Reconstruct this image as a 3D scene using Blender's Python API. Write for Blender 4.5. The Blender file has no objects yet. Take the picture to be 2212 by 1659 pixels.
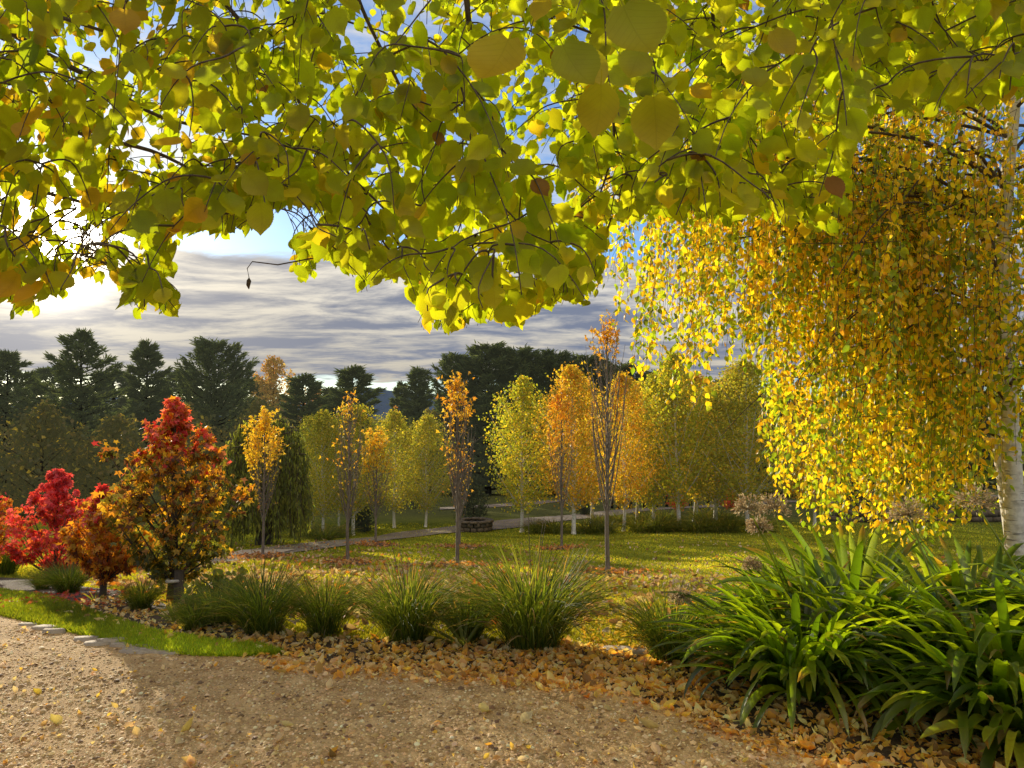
import bpy, math, random
import numpy as np
from mathutils import Vector
R = math.radians
rng = np.random.default_rng(7)
random.seed(7)
scene = bpy.context.scene
COL = scene.collection

# ------------------------------------------------------------------ camera
F = 1597.0; CX, CY = 1106.0, 829.5; PITCH = R(2.35); EYE = np.array([0.0, 0.0, 1.55])
cam_d = bpy.data.cameras.new("camera"); cam = bpy.data.objects.new("camera", cam_d); COL.objects.link(cam)
cam.location = EYE; cam.rotation_euler = (R(90) + PITCH, 0, 0)
cam_d.sensor_width = 36; cam_d.lens = 36 * F / 2212; cam_d.clip_start = 0.02; cam_d.clip_end = 9000
scene.camera = cam
scene.render.resolution_x = 1024; scene.render.resolution_y = 768
scene.view_settings.view_transform = 'Standard'; scene.view_settings.look = 'None'; scene.view_settings.exposure = 0
scene.render.engine = 'CYCLES'
cy = scene.cycles
cy.max_bounces = 8; cy.diffuse_bounces = 5; cy.glossy_bounces = 2; cy.transmission_bounces = 4; cy.transparent_max_bounces = 8
cy.use_denoising = True; cy.sample_clamp_indirect = 6
cy.volume_bounces = 0

def ray(px, py):
    a = (px - CX) / F; b = -(py - CY) / F
    c, s = math.cos(PITCH), math.sin(PITCH)
    return np.array([a, c - b * s, s + b * c])
def at(px, py, Y):
    d = ray(px, py); return EYE + d * (Y / d[1])
def proj(P):
    P = np.atleast_2d(P) - EYE
    c, s = math.cos(PITCH), math.sin(PITCH)
    f = P[:, 1] * c + P[:, 2] * s; u = -P[:, 1] * s + P[:, 2] * c
    f = np.maximum(f, 1e-3)
    return CX + F * P[:, 0] / f, CY - F * u / f

# ------------------------------------------------------------------ terrain
PY = np.array([-400, 0, 4.5, 5.5, 7, 9, 13, 18, 28, 45, 70, 150, 600, 5000.])
PZ = np.array([0, 0, 0, -.05, -.25, -.55, -1.25, -1.95, -3.0, -4.2, -5.5, -8, -13, -40.])
_yy = np.concatenate([np.arange(-10, 80, .1)])
_zz = np.interp(_yy, PY, PZ); k = np.hanning(15); k /= k.sum()
_zs = np.convolve(np.pad(_zz, 7, mode='edge'), k, 'valid')
def gz(x, y):
    x = np.asarray(x, float); y = np.asarray(y, float)
    z = np.where((y > -9) & (y < 78), np.interp(y, _yy, _zs), np.interp(y, PY, PZ))
    w = np.clip((y - 5.5) / 6, 0, 1)
    return z + w * (0.05 * np.sin(x * .5 + y * .23) + .03 * np.sin(x * 1.3 - y * .7))
def ground(px, py, lift=0):
    d = ray(px, py); t = 1.0
    while t < 3000:
        p = EYE + d * t
        if p[2] < float(gz(p[0], p[1])): break
        t *= 1.004
    lo, hi = t / 1.004, t
    for _ in range(20):
        m = (lo + hi) / 2; p = EYE + d * m
        if p[2] < float(gz(p[0], p[1])): hi = m
        else: lo = m
    p = EYE + d * hi; p[2] = float(gz(p[0], p[1])) + lift
    return p

# ------------------------------------------------------------------ node helpers
def mat(name):
    m = bpy.data.materials.new(name); m.use_nodes = True
    nt = m.node_tree; nt.nodes.clear()
    return m, nt
class N:
    def __init__(s, nt): s.nt = nt
    def new(s, t, **kw):
        n = s.nt.nodes.new(t)
        for k_, v in kw.items(): setattr(n, k_, v)
        return n
    def link(s, a, b): s.nt.links.new(a, b)
    def val(s, inp, v):
        if hasattr(v, 'node'): s.link(v, inp)
        else: inp.default_value = v
    def math(s, op, a, b=0.0, c=None, clamp=False):
        n = s.new('ShaderNodeMath', operation=op); n.use_clamp = clamp
        s.val(n.inputs[0], a); s.val(n.inputs[1], b)
        if c is not None: s.val(n.inputs[2], c)
        return n.outputs[0]
    def mix(s, f, a, b, blend='MIX'):
        n = s.new('ShaderNodeMix', data_type='RGBA', blend_type=blend)
        s.val(n.inputs[0], f); s.val(n.inputs[6], a); s.val(n.inputs[7], b)
        return n.outputs[2]
    def ss(s, v, lo, hi, a=0.0, b=1.0):
        n = s.new('ShaderNodeMapRange', interpolation_type='SMOOTHSTEP')
        s.val(n.inputs[0], v); n.inputs[1].default_value = lo; n.inputs[2].default_value = hi
        n.inputs[3].default_value = a; n.inputs[4].default_value = b
        return n.outputs[0]
    def noise(s, vec, scale, detail=4, rough=.55, out=0, dist=0.0):
        n = s.new('ShaderNodeTexNoise'); n.inputs['Scale'].default_value = scale
        n.inputs['Detail'].default_value = detail; n.inputs['Roughness'].default_value = rough
        n.inputs['Distortion'].default_value = dist
        if vec is not None: s.link(vec, n.inputs['Vector'])
        return n.outputs[out]
    def ramp(s, f, stops):
        n = s.new('ShaderNodeValToRGB'); e = n.color_ramp.elements
        while len(e) < len(stops): e.new(0.5)
        for q, (p, c) in enumerate(stops): e[q].position = p; e[q].color = (*c, 1)
        s.val(n.inputs[0], f); return n.outputs[0]
def c4(c): return (c[0], c[1], c[2], 1)

def leaf_mat(name, trans=.5, gloss=.05, tboost=(1.15, 1.1, .6), rough=.42, veins=False, scale_d=.8, air=None):
    m, nt = mat(name); n = N(nt)
    at_ = n.new('ShaderNodeAttribute', attribute_name='col')
    c = at_.outputs['Color']
    nz = n.noise(n.new('ShaderNodeTexCoord').outputs['Object'], 23, 3)
    c = n.mix(n.ss(nz, .35, .7, 0, .35), c, n.mix(1.0, c, (.62, .5, .4, 1), 'MULTIPLY'))
    bump = None
    if veins:
        uv = n.new('ShaderNodeTexCoord').outputs['UV']
        sp = n.new('ShaderNodeSeparateXYZ'); n.link(uv, sp.inputs[0])
        ax = n.math('ABSOLUTE', n.math('SUBTRACT', sp.outputs[0], .5))
        lat = n.math('SINE', n.math('MULTIPLY', n.math('SUBTRACT', sp.outputs[1], n.math('MULTIPLY', ax, .75)), 52))
        lv = n.ss(lat, .72, 1.0, 0, .55)
        mid = n.ss(ax, .0, .022, .8, 0)
        v = n.math('MAXIMUM', lv, mid)
        c = n.mix(n.math('MULTIPLY', v, .3), c, n.mix(1.0, c, (.7, .68, .5, 1), 'MULTIPLY'))
        bp = n.new('ShaderNodeBump'); bp.inputs['Strength'].default_value = .2; bp.inputs['Distance'].default_value = .002
        n.link(v, bp.inputs['Height']); bump = bp.outputs[0]
    d = n.new('ShaderNodeBsdfDiffuse'); n.link(n.mix(1.0, c, (scale_d, scale_d, scale_d, 1), 'MULTIPLY'), d.inputs[0])
    t = n.new('ShaderNodeBsdfTranslucent'); n.link(n.mix(1.0, c, c4(tboost), 'MULTIPLY'), t.inputs[0])
    mx = n.new('ShaderNodeMixShader'); mx.inputs[0].default_value = trans
    n.link(d.outputs[0], mx.inputs[1]); n.link(t.outputs[0], mx.inputs[2])
    g = n.new('ShaderNodeBsdfGlossy'); g.inputs['Roughness'].default_value = rough; g.inputs[0].default_value = (1, 1, 1, 1)
    fr = n.new('ShaderNodeLayerWeight'); fr.inputs[0].default_value = .3
    m2 = n.new('ShaderNodeMixShader'); n.link(n.math('MULTIPLY_ADD', n.math('POWER', fr.outputs[1], 3.0), gloss * 3, gloss * .5, clamp=True), m2.inputs[0])
    n.link(mx.outputs[0], m2.inputs[1]); n.link(g.outputs[0], m2.inputs[2])
    if bump:
        for q in (d, t, g): n.link(bump, q.inputs['Normal'])
    o = n.new('ShaderNodeOutputMaterial'); res = m2.outputs[0]
    if air:   # haze glow painted onto distant foliage as emission, strongest towards the sun side
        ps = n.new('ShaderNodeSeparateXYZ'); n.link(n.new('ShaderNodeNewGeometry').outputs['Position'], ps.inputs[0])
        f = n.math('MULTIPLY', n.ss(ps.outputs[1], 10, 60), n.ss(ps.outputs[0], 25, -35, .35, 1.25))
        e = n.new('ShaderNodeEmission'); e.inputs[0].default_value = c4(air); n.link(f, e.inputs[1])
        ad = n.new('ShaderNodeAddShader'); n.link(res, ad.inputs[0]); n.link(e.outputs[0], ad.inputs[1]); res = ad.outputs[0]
    n.link(res, o.inputs[0])
    return m

def bark_mat(name, ca, cb, scale=30, stretch=.2, rough=.85):
    m, nt = mat(name); n = N(nt)
    mp = n.new('ShaderNodeMapping'); mp.inputs['Scale'].default_value = (1, 1, stretch)
    n.link(n.new('ShaderNodeTexCoord').outputs['Object'], mp.inputs[0])
    f = n.noise(mp.outputs[0], scale, 6, .65)
    c = n.ramp(f, [(.35, ca), (.65, cb)])
    b = n.new('ShaderNodeBsdfPrincipled'); n.link(c, b.inputs['Base Color']); b.inputs['Roughness'].default_value = rough
    bp = n.new('ShaderNodeBump'); bp.inputs['Strength'].default_value = .6; bp.inputs['Distance'].default_value = .01
    n.link(f, bp.inputs['Height']); n.link(bp.outputs[0], b.inputs['Normal'])
    o = n.new('ShaderNodeOutputMaterial'); n.link(b.outputs[0], o.inputs[0]); return m

def birch_mat():
    m, nt = mat('birch_bark'); n = N(nt)
    tc = n.new('ShaderNodeTexCoord').outputs['Object']
    mp = n.new('ShaderNodeMapping'); mp.inputs['Scale'].default_value = (6, 6, 55); n.link(tc, mp.inputs[0])
    f = n.noise(mp.outputs[0], 1.0, 3, .6)
    mark = n.ss(f, .62, .68)
    f2 = n.noise(tc, 3.5, 6, .7); f3 = n.noise(tc, 22, 4)
    base = n.ramp(f3, [(.3, (.52, .48, .40)), (.6, (.78, .74, .66))])
    dark = n.ss(f2, .58, .68)
    c = n.mix(n.math('MULTIPLY', mark, .75), base, (.07, .055, .045, 1))
    c = n.mix(n.math('MULTIPLY', dark, .7), c, (.12, .09, .07, 1))
    b = n.new('ShaderNodeBsdfPrincipled'); n.link(c, b.inputs['Base Color']); b.inputs['Roughness'].default_value = .7
    bp = n.new('ShaderNodeBump'); bp.inputs['Strength'].default_value = .5; bp.inputs['Distance'].default_value = .01
    n.link(f, bp.inputs['Height']); n.link(bp.outputs[0], b.inputs['Normal'])
    o = n.new('ShaderNodeOutputMaterial'); n.link(b.outputs[0], o.inputs[0]); return m

def soil_mat(name, stops, scales, rough=.9, bumpd=.02, strength=.8, spec=.3, sheen=0.0):
    m, nt = mat(name); n = N(nt)
    tc = n.new('ShaderNodeTexCoord').outputs['Object']
    a = n.noise(tc, scales[0], 6, .6); b_ = n.noise(tc, scales[1], 5, .7); c_ = n.noise(tc, scales[2], 3, .6)
    f = n.math('ADD', n.math('MULTIPLY', a, .45), n.math('ADD', n.math('MULTIPLY', b_, .35), n.math('MULTIPLY', c_, .2)))
    c = n.ramp(f, stops)
    b = n.new('ShaderNodeBsdfPrincipled'); n.link(c, b.inputs['Base Color']); b.inputs['Roughness'].default_value = rough
    b.inputs['Specular IOR Level'].default_value = spec
    if sheen: b.inputs['Sheen Weight'].default_value = sheen; n.link(c, b.inputs['Sheen Tint']); b.inputs['Sheen Roughness'].default_value = .6
    bp = n.new('ShaderNodeBump'); bp.inputs['Strength'].default_value = strength; bp.inputs['Distance'].default_value = bumpd
    n.link(n.math('ADD', b_, c_), bp.inputs['Height']); n.link(bp.outputs[0], b.inputs['Normal'])
    o = n.new('ShaderNodeOutputMaterial'); n.link(b.outputs[0], o.inputs[0]); return m

M = {}
M['canopy'] = leaf_mat('canopy_leaf', .70, .02, (1.55, 1.52, .35), veins=True, scale_d=.30)
M['birchleaf'] = leaf_mat('birch_leaf', .66, .05, (1.75, 1.6, .4), rough=.4, scale_d=.7)
M['leaf'] = leaf_mat('autumn_leaf', .58, .05, (1.35, 1.1, .5), rough=.45)
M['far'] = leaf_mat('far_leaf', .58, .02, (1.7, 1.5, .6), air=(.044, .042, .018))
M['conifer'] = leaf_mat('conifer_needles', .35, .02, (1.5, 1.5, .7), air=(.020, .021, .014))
M['strap'] = leaf_mat('strap_leaf', .64, .08, (2.3, 2.0, .3), rough=.35, scale_d=.5)
M['blade'] = leaf_mat('grass_blade', .55, .03, (1.8, 1.5, .5), rough=.45)
M['litter'] = leaf_mat('fallen_leaf', .45, .04, (1.4, 1.2, .5), rough=.5, scale_d=1.0)
M['birch'] = birch_mat()
M['bark'] = bark_mat('grey_brown_bark', (.09, .07, .055), (.24, .19, .15), 40)
M['darkbark'] = bark_mat('dark_bark', (.035, .027, .02), (.09, .07, .05), 30)
M['twig'] = bark_mat('twig_bark', (.05, .035, .025), (.12, .085, .06), 60)
M['timber'] = bark_mat('weathered_timber', (.05, .04, .03), (.12, .09, .07), 25)
M['straw'] = leaf_mat('dry_straw', .4, .03, (1.1, 1.0, .8))
M['stonemat'] = soil_mat('pale_stone', [(.3, (.26, .20, .14)), (.7, (.58, .48, .36))], (3, 12, 50), .8, .01)
M['rustic'] = soil_mat('rustic_stone', [(.3, (.06, .05, .035)), (.7, (.20, .15, .10))], (3, 12, 40), .9, .02)
M['black'] = bark_mat('black_post', (.012, .011, .01), (.03, .028, .025), 20)

# ------------------------------------------------------------------ mesh accumulation
class MB:
    def __init__(s): s.v = []; s.ls = []; s.sz = []; s.c = []; s.uv = []; s.n = 0
    def add(s, V, faces_flat, sizes, col=None, uv=None):
        V = np.asarray(V, np.float32).reshape(-1, 3)
        s.v.append(V); s.ls.append(np.asarray(faces_flat, np.int64) + s.n); s.sz.append(np.asarray(sizes, np.int64))
        if col is None: col = np.ones((len(V), 3), np.float32)
        s.c.append(np.asarray(col, np.float32).reshape(-1, 3))
        s.uv.append(np.zeros((len(V), 2), np.float32) if uv is None else np.asarray(uv, np.float32))
        s.n += len(V)
    def inst(s, tpl, P, S, T, Nn, sc, col):
        """tpl=(verts(k,3), faces, uv) placed n times"""
        tv, tf, tuv = tpl; n = len(P); k_ = len(tv)
        if n == 0: return
        sc = np.broadcast_to(np.asarray(sc, float).reshape(-1, 1) if np.ndim(sc) < 2 else sc, (n, 1) if np.ndim(sc) < 2 else np.shape(sc))
        X = tv[None, :, 0, None] * S[:, None] + tv[None, :, 1, None] * T[:, None] + tv[None, :, 2, None] * Nn[:, None]
        Vv = P[:, None] + X * sc[:, None, :1]
        ff = np.concatenate([np.asarray(f) for f in tf]); sz = np.array([len(f) for f in tf])
        fl = (ff[None] + (np.arange(n) * k_)[:, None]).ravel()
        cc = np.repeat(np.asarray(col, np.float32), k_, axis=0)
        s.add(Vv.reshape(-1, 3), fl, np.tile(sz, n), cc, np.tile(tuv, (n, 1)))
    def tube(s, pts, rad, sides=5, col=None):
        pts = np.asarray(pts, float); n = len(pts); rad = np.broadcast_to(np.asarray(rad, float), (n,))
        t = np.gradient(pts, axis=0); t /= np.linalg.norm(t, axis=1)[:, None] + 1e-9
        ref = np.array([0, 0, 1.]) if abs(t[0][2]) < .9 else np.array([1., 0, 0])
        a = np.cross(t, ref); a /= np.linalg.norm(a, axis=1)[:, None] + 1e-9
        b = np.cross(t, a)
        ang = np.arange(sides) * 2 * math.pi / sides
        ring = pts[:, None] + rad[:, None, None] * (np.cos(ang)[None, :, None] * a[:, None] + np.sin(ang)[None, :, None] * b[:, None])
        i = np.arange(n - 1)[:, None] * sides; j = np.arange(sides)[None]; j2 = (j + 1) % sides
        fl = np.stack([i + j, i + j2, i + sides + j2, i + sides + j], -1).reshape(-1)
        fl = np.concatenate([fl, np.arange(sides), (n - 1) * sides + np.arange(sides)])
        sz = np.concatenate([np.full((n - 1) * sides, 4), [sides, sides]])
        s.add(ring, fl, sz, None if col is None else np.tile(col, (n * sides, 1)))
    def box(s, c, size, rz=0, jit=0):
        x, y, z = size[0] / 2, size[1] / 2, size[2] / 2
        V = np.array([[a * x, b * y, d * z] for a in (-1, 1) for b in (-1, 1) for d in (-1, 1)], float)
        if jit: V += rng.uniform(-jit, jit, V.shape)
        ca, sa = math.cos(rz), math.sin(rz)
        V = np.stack([V[:, 0] * ca - V[:, 1] * sa, V[:, 0] * sa + V[:, 1] * ca, V[:, 2]], 1) + np.asarray(c)
        s.add(V, [0, 1, 3, 2, 4, 6, 7, 5, 0, 4, 5, 1, 2, 3, 7, 6, 0, 2, 6, 4, 1, 5, 7, 3], [4] * 6)
    def build(s, name, m, parent=None, smooth=False, origin=None):
        V = np.concatenate(s.v); L = np.concatenate(s.ls).astype(np.int32); Z = np.concatenate(s.sz).astype(np.int32)
        if origin is not None: V = V - np.asarray(origin, np.float32)
        me = bpy.data.meshes.new(name)
        me.vertices.add(len(V)); me.vertices.foreach_set('co', V.astype(np.float32).ravel())
        me.loops.add(len(L)); me.loops.foreach_set('vertex_index', L)
        me.polygons.add(len(Z)); st = np.concatenate([[0], np.cumsum(Z)[:-1]]).astype(np.int32)
        me.polygons.foreach_set('loop_start', st); me.polygons.foreach_set('loop_total', Z)
        if smooth: me.polygons.foreach_set('use_smooth', np.ones(len(Z), bool))
        C = np.concatenate(s.c); ca = me.color_attributes.new('col', 'FLOAT_COLOR', 'POINT')
        ca.data.foreach_set('color', np.concatenate([C, np.ones((len(C), 1), np.float32)], 1).astype(np.float32).ravel())
        U = np.concatenate(s.uv)
        if np.any(U):
            ul = me.uv_layers.new(name='UVMap'); ul.data.foreach_set('uv', U[L].astype(np.float32).ravel())
        me.materials.append(m); me.update(calc_edges=True); me.validate()
        o = bpy.data.objects.new(name, me); COL.objects.link(o)
        if origin is not None and parent is None: o.location = origin
        if parent is not None: o.parent = parent
        return o

def tag(o, label=None, cat=None, group=None, kind=None):
    if label: o['label'] = label
    if cat: o['category'] = cat
    if group: o['group'] = group
    if kind: o['kind'] = kind
    return o
def thing(name, label, cat, loc, group=None):
    o = bpy.data.objects.new(name, None); COL.objects.link(o); o.empty_display_size = .1
    o.location = [float(q) for q in loc]; return tag(o, label, cat, group)
def dup(root, loc, rz, sc, label, group=None, zs=None):
    r = root.copy(); COL.objects.link(r); r.location = [float(q) for q in loc]; r.rotation_euler = (0, 0, rz)
    r.scale = (sc, sc, zs if zs else sc); r['label'] = label
    if group: r['group'] = group
    for ch in list(root.children):
        c = ch.copy(); COL.objects.link(c); c.parent = r
        for g in list(ch.children):
            d = g.copy(); COL.objects.link(d); d.parent = c
    return r

# ------------------------------------------------------------------ vector helpers
def unit(a): return a / (np.linalg.norm(a, axis=-1, keepdims=True) + 1e-9)
def rvec(n): return unit(rng.normal(size=(n, 3)))
def frames(T, Nh):
    T = unit(T); S = unit(np.cross(T, Nh)); Nn = np.cross(S, T); return S, T, Nn
def bez(a, b, c, n):
    t = np.linspace(0, 1, n)[:, None]; a, b, c = map(np.asarray, (a, b, c))
    return (1 - t) ** 2 * a + 2 * t * (1 - t) * b + t ** 2 * c
def wob(P, amp):
    n = len(P); kx = np.linspace(0, n - 1, max(3, n // 3)); k_ = rng.normal(size=(len(kx), 3)); k_[0] = 0
    w = np.stack([np.interp(np.arange(n), kx, k_[:, q]) for q in range(3)], 1); w[1:-1] = (w[:-2] + w[1:-1] * 2 + w[2:]) / 4
    return P + w * amp * 1.8
def pick(cols, n, w=None, jit=.15):
    cols = np.array(cols, float); i = rng.choice(len(cols), n, p=w)
    return np.clip(cols[i] * (1 + rng.uniform(-jit, jit, (n, 1))) * (1 + rng.uniform(-.07, .07, (n, 3))), 0, 1)

# ------------------------------------------------------------------ leaf templates
def ovate(m=7, width=.86, serr=.03, cup=.10, tip=.16, fold=.12):
    ys = np.linspace(0, 1, m)
    prof = []
    for y in ys:
        w = math.sin(math.pi * min(1, (y * .92 + .04)) ** .80) ** .72 * (1 if y < .78 else 1 - (y - .78) / .22 * .45)
        prof.append(w * width / 2)
    prof[0] = width * .16; prof[-1] = 0.0
    V = [(0, 0, 0)]; mid = [0]
    for y in ys[1:-1]: mid.append(len(V)); V.append((0, y, -cup * math.sin(y * math.pi) * .5 + cup * 1.2 * y * y))
    mid.append(len(V)); V.append((0, 1 + tip, cup * 1.6))
    side = {}
    for s_ in (-1, 1):
        L = []
        for q, y in enumerate(ys[:-1]):
            w = prof[q] * (1 + (serr if q % 2 else -serr)); L.append(len(V))
            V.append((s_ * w, y - (.06 if q == 0 else 0), fold * w * 1.2 - cup * math.sin(y * math.pi) * .2 + cup * 1.2 * y * y))
        L.append(mid[-1]); side[s_] = L
    Fc = []
    for q in range(m - 1):
        for s_ in (-1, 1):
            a, b, c, d = mid[q], mid[q + 1], side[s_][q + 1], side[s_][q]
            f = [a, b, c, d] if s_ < 0 else [a, d, c, b]
            f2 = []
            for z in f:
                if z not in f2: f2.append(z)
            Fc.append(f2)
    V = np.array(V, float)
    # stalk
    k_ = len(V); V = np.vstack([V, [[-.012, -.3, .02], [.012, -.3, .02], [.012, .02, 0], [-.012, .02, 0]]]); Fc.append([k_, k_ + 1, k_ + 2, k_ + 3])
    uv = np.stack([V[:, 0] / width + .5, V[:, 1]], 1)
    V[:, 1] += .3
    return V, Fc, uv
LEAF_BIG = ovate(15, .94, .035, tip=.13)
LEAF_HUGE = ovate(25, .96, .022, cup=.16, tip=.06, fold=.2)
LEAF_BIG2 = ovate(13, .84, .04, cup=.25, fold=.4, tip=.15)
LEAF_SM = ovate(5, .8, 0, .15, .25, .3)
def kite(w=.7, fold=.2):
    V = np.array([[0, 0, 0], [-w / 2, .38, fold * .5], [0, 1, .05], [w / 2, .38, fold * .5]], float)
    return V, [[0, 2, 1], [0, 3, 2]], V[:, :2] + [.5, 0]
KITE = kite(); NEEDLE = kite(.2, .03); BROAD = kite(.95, .25)
def star(lobes=5):
    V = [(0, .12, 0)]; n = 0; angs = [-125, -62, 0, 62, 125] if lobes == 5 else [-80, 0, 80]
    ln = [.5, .8, 1.0, .8, .5] if lobes == 5 else [.75, 1, .75]
    out = [(0, 0, .0)]
    for q, (a, l) in enumerate(zip(angs, ln)):
        if q: am = R((angs[q - 1] + a) / 2); out.append((math.sin(am) * .27, .12 + math.cos(am) * .27, .03))
        out.append((math.sin(R(a)) * l * .75, .12 + math.cos(R(a)) * l * .75, -.10 * l))
    V += out; m = len(out)
    Fc = [[0, 1 + q, 1 + (q + 1) % m] for q in range(m)]
    V = np.array(V); return V, Fc, V[:, :2] + [.5, 0]
STAR = star(); TULIP = star(3)
def litter_leaf(cup, fold): return ovate(6, .75, .03, cup, .12, fold)
LIT = [litter_leaf(.35, .8), litter_leaf(-.3, .4), litter_leaf(.15, -.5)]

# ------------------------------------------------------------------ world, sun
sd = ray(100, 510); sd = sd / np.linalg.norm(sd)
SUN_EL = math.asin(sd[2]); SUN_AZ = math.atan2(sd[0], sd[1])
world = bpy.data.worlds.new("World"); scene.world = world; world.use_nodes = True
nt = world.node_tree; nt.nodes.clear(); n = N(nt)
sky = n.new('ShaderNodeTexSky', sky_type='NISHITA'); sky.sun_disc = False
sky.sun_elevation = SUN_EL; sky.sun_rotation = SUN_AZ; sky.altitude = 600; sky.air_density = 1.0; sky.dust_density = .6; sky.ozone_density = 2.0
bg1 = n.new('ShaderNodeBackground'); bg1.inputs[1].default_value = .14
n.link(n.mix(1.0, sky.outputs[0], (.74, .97, 1.28, 1), 'MULTIPLY'), bg1.inputs[0])
tc = n.new('ShaderNodeTexCoord').outputs['Generated']
nrm = n.new('ShaderNodeVectorMath', operation='NORMALIZE'); n.link(tc, nrm.inputs[0])
sp = n.new('ShaderNodeSeparateXYZ'); n.link(nrm.outputs[0], sp.inputs[0])
x_, y_, z_ = sp.outputs
zz = n.math('ADD', n.math('MAXIMUM', z_, 0.0), .075)
cb = n.new('ShaderNodeCombineXYZ'); n.link(n.math('DIVIDE', x_, zz), cb.inputs[0]); n.link(n.math('DIVIDE', y_, zz), cb.inputs[1])
P = cb.outputs[0]
mpw = n.new('ShaderNodeMapping'); mpw.inputs['Scale'].default_value = (.72, 1.0, 1); mpw.inputs['Rotation'].default_value = (0, 0, R(8)); n.link(P, mpw.inputs[0])
fine2 = n.noise(mpw.outputs[0], 5.5, 8, .65, dist=.6)
big = n.noise(mpw.outputs[0], .55, 8, .58, dist=.3)
fine = n.noise(mpw.outputs[0], 1.7, 10, .62, dist=.4)
# overcast deck between ~2.5 and 12 degrees, breaking up above
deck = n.math('MULTIPLY', n.ss(z_, .035, .075), n.ss(z_, .165, .215, 1, 0))
dens = n.math('ADD', n.math('MULTIPLY', deck, .42), n.math('ADD', n.math('MULTIPLY', big, .62), n.math('ADD', n.math('MULTIPLY', fine, .32), n.math('MULTIPLY', fine2, .20))))
mask = n.ss(dens, .52, .68)
dot = n.new('ShaderNodeVectorMath', operation='DOT_PRODUCT'); n.link(nrm.outputs[0], dot.inputs[0]); dot.inputs[1].default_value = tuple(sd)
dt = n.math('MAXIMUM', dot.outputs['Value'], 0.0)
g1 = n.math('POWER', dt, 900.0); g2 = n.math('POWER', dt, 90.0); g3 = n.math('POWER', dt, 14.0); g4 = n.math('POWER', dt, 3.0)
shade = n.ss(n.math('ADD', n.math('MULTIPLY', fine, .60), n.math('ADD', n.math('MULTIPLY', big, .27), n.math('MULTIPLY', fine2, .13))), .43, .60)
thick = n.ss(dens, .72, 1.05)
cl_hi = n.mix(g3, (.86, .82, .74, 1), (1.0, .90, .72, 1))
cl_lo = n.mix(g3, (.20, .235, .33, 1), (.33, .33, .36, 1))
lowc = n.mix(shade, cl_lo, n.mix(n.ss(z_, .05, .2), (.62, .57, .47, 1), cl_hi))
hic = n.mix(n.math('MULTIPLY', thick, .8), cl_hi, cl_lo)
ccol = n.mix(n.ss(z_, .17, .26), n.mix(n.math('MULTIPLY', n.ss(z_, .03, .07), .0), lowc, lowc), hic)
lift = n.math('ADD', 1.0, n.math('ADD', n.math('MULTIPLY', g2, .35), n.math('MULTIPLY', n.ss(z_, .46, .75), 2.2)))  # clouds overhead, above the view, brightened as added fill light
ccol = n.mix(n.ss(z_, .46, .7), ccol, n.mix(1.0, ccol, (1.0, .90, .70, 1), 'MULTIPLY'))
vm = n.new('ShaderNodeVectorMath', operation='SCALE'); n.link(ccol, vm.inputs[0]); n.link(lift, vm.inputs['Scale'])
bg2 = n.new('ShaderNodeBackground'); n.link(vm.outputs[0], bg2.inputs[0]); bg2.inputs[1].default_value = 1.0
mx = n.new('ShaderNodeMixShader'); n.link(mask, mx.inputs[0]); n.link(bg1.outputs[0], mx.inputs[1]); n.link(bg2.outputs[0], mx.inputs[2])
gl = n.math('ADD', n.math('MULTIPLY', g1, 14.0), n.math('ADD', n.math('MULTIPLY', g2, .12), n.math('MULTIPLY', g3, .03)))
bg3 = n.new('ShaderNodeBackground'); bg3.inputs[0].default_value = (1, .88, .66, 1); n.link(gl, bg3.inputs[1])
ad = n.new('ShaderNodeAddShader'); n.link(mx.outputs[0], ad.inputs[0]); n.link(bg3.outputs[0], ad.inputs[1])
wo = n.new('ShaderNodeOutputWorld'); n.link(ad.outputs[0], wo.inputs[0])

sl = bpy.data.lights.new('sun', 'SUN'); sl.energy = 5.0; sl.angle = R(.5); sl.color = (1.0, .88, .66)
so = bpy.data.objects.new('sun', sl); COL.objects.link(so)
so.rotation_euler = Vector((-sd[0], -sd[1], -sd[2])).to_track_quat('-Z', 'Y').to_euler(); so.location = (-10, 20, 15)

# ------------------------------------------------------------------ ground sheets
def lawn_material():
    m, nt = mat('lawn'); n = N(nt)
    g = n.new('ShaderNodeNewGeometry').outputs['Position']
    a = n.noise(g, .45, 5, .6); b = n.noise(g, 6, 5, .7); c = n.noise(g, 60, 3, .7)
    f = n.math('ADD', n.math('MULTIPLY', a, .5), n.math('ADD', n.math('MULTIPLY', b, .25), n.math('MULTIPLY', c, .25)))
    col = n.ramp(f, [(.34, (.10, .12, .015)), (.5, (.22, .25, .025)), (.68, (.32, .32, .045))])
    gs = n.new('ShaderNodeSeparateXYZ'); n.link(g, gs.inputs[0]); col = n.mix(n.ss(gs.outputs[1], 27, 42, 0, .85), col, n.mix(b, (.055, .06, .03, 1), (.12, .115, .06, 1)))  # shade over the far lawn painted in: darker, greyer with distance
    d = n.new('ShaderNodeBsdfDiffuse'); n.link(col, d.inputs[0])
    bp = n.new('ShaderNodeBump'); bp.inputs['Strength'].default_value = 1.0; bp.inputs['Distance'].default_value = .05
    n.link(n.math('ADD', b, c), bp.inputs['Height']); n.link(bp.outputs[0], d.inputs['Normal'])
    sh = n.new('ShaderNodeBsdfSheen') if hasattr(bpy.types, 'ShaderNodeBsdfSheen') else None
    o = n.new('ShaderNodeOutputMaterial')
    if False:
        sh.inputs['Color'].default_value = (.35, .38, .06, 1); sh.inputs['Roughness'].default_value = .5
        n.link(bp.outputs[0], sh.inputs['Normal'])
        ad = n.new('ShaderNodeAddShader'); n.link(d.outputs[0], ad.inputs[0]); n.link(sh.outputs[0], ad.inputs[1]); n.link(ad.outputs[0], o.inputs[0])
    else: n.link(d.outputs[0], o.inputs[0])
    return m
M['lawn'] = lawn_material()
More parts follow.
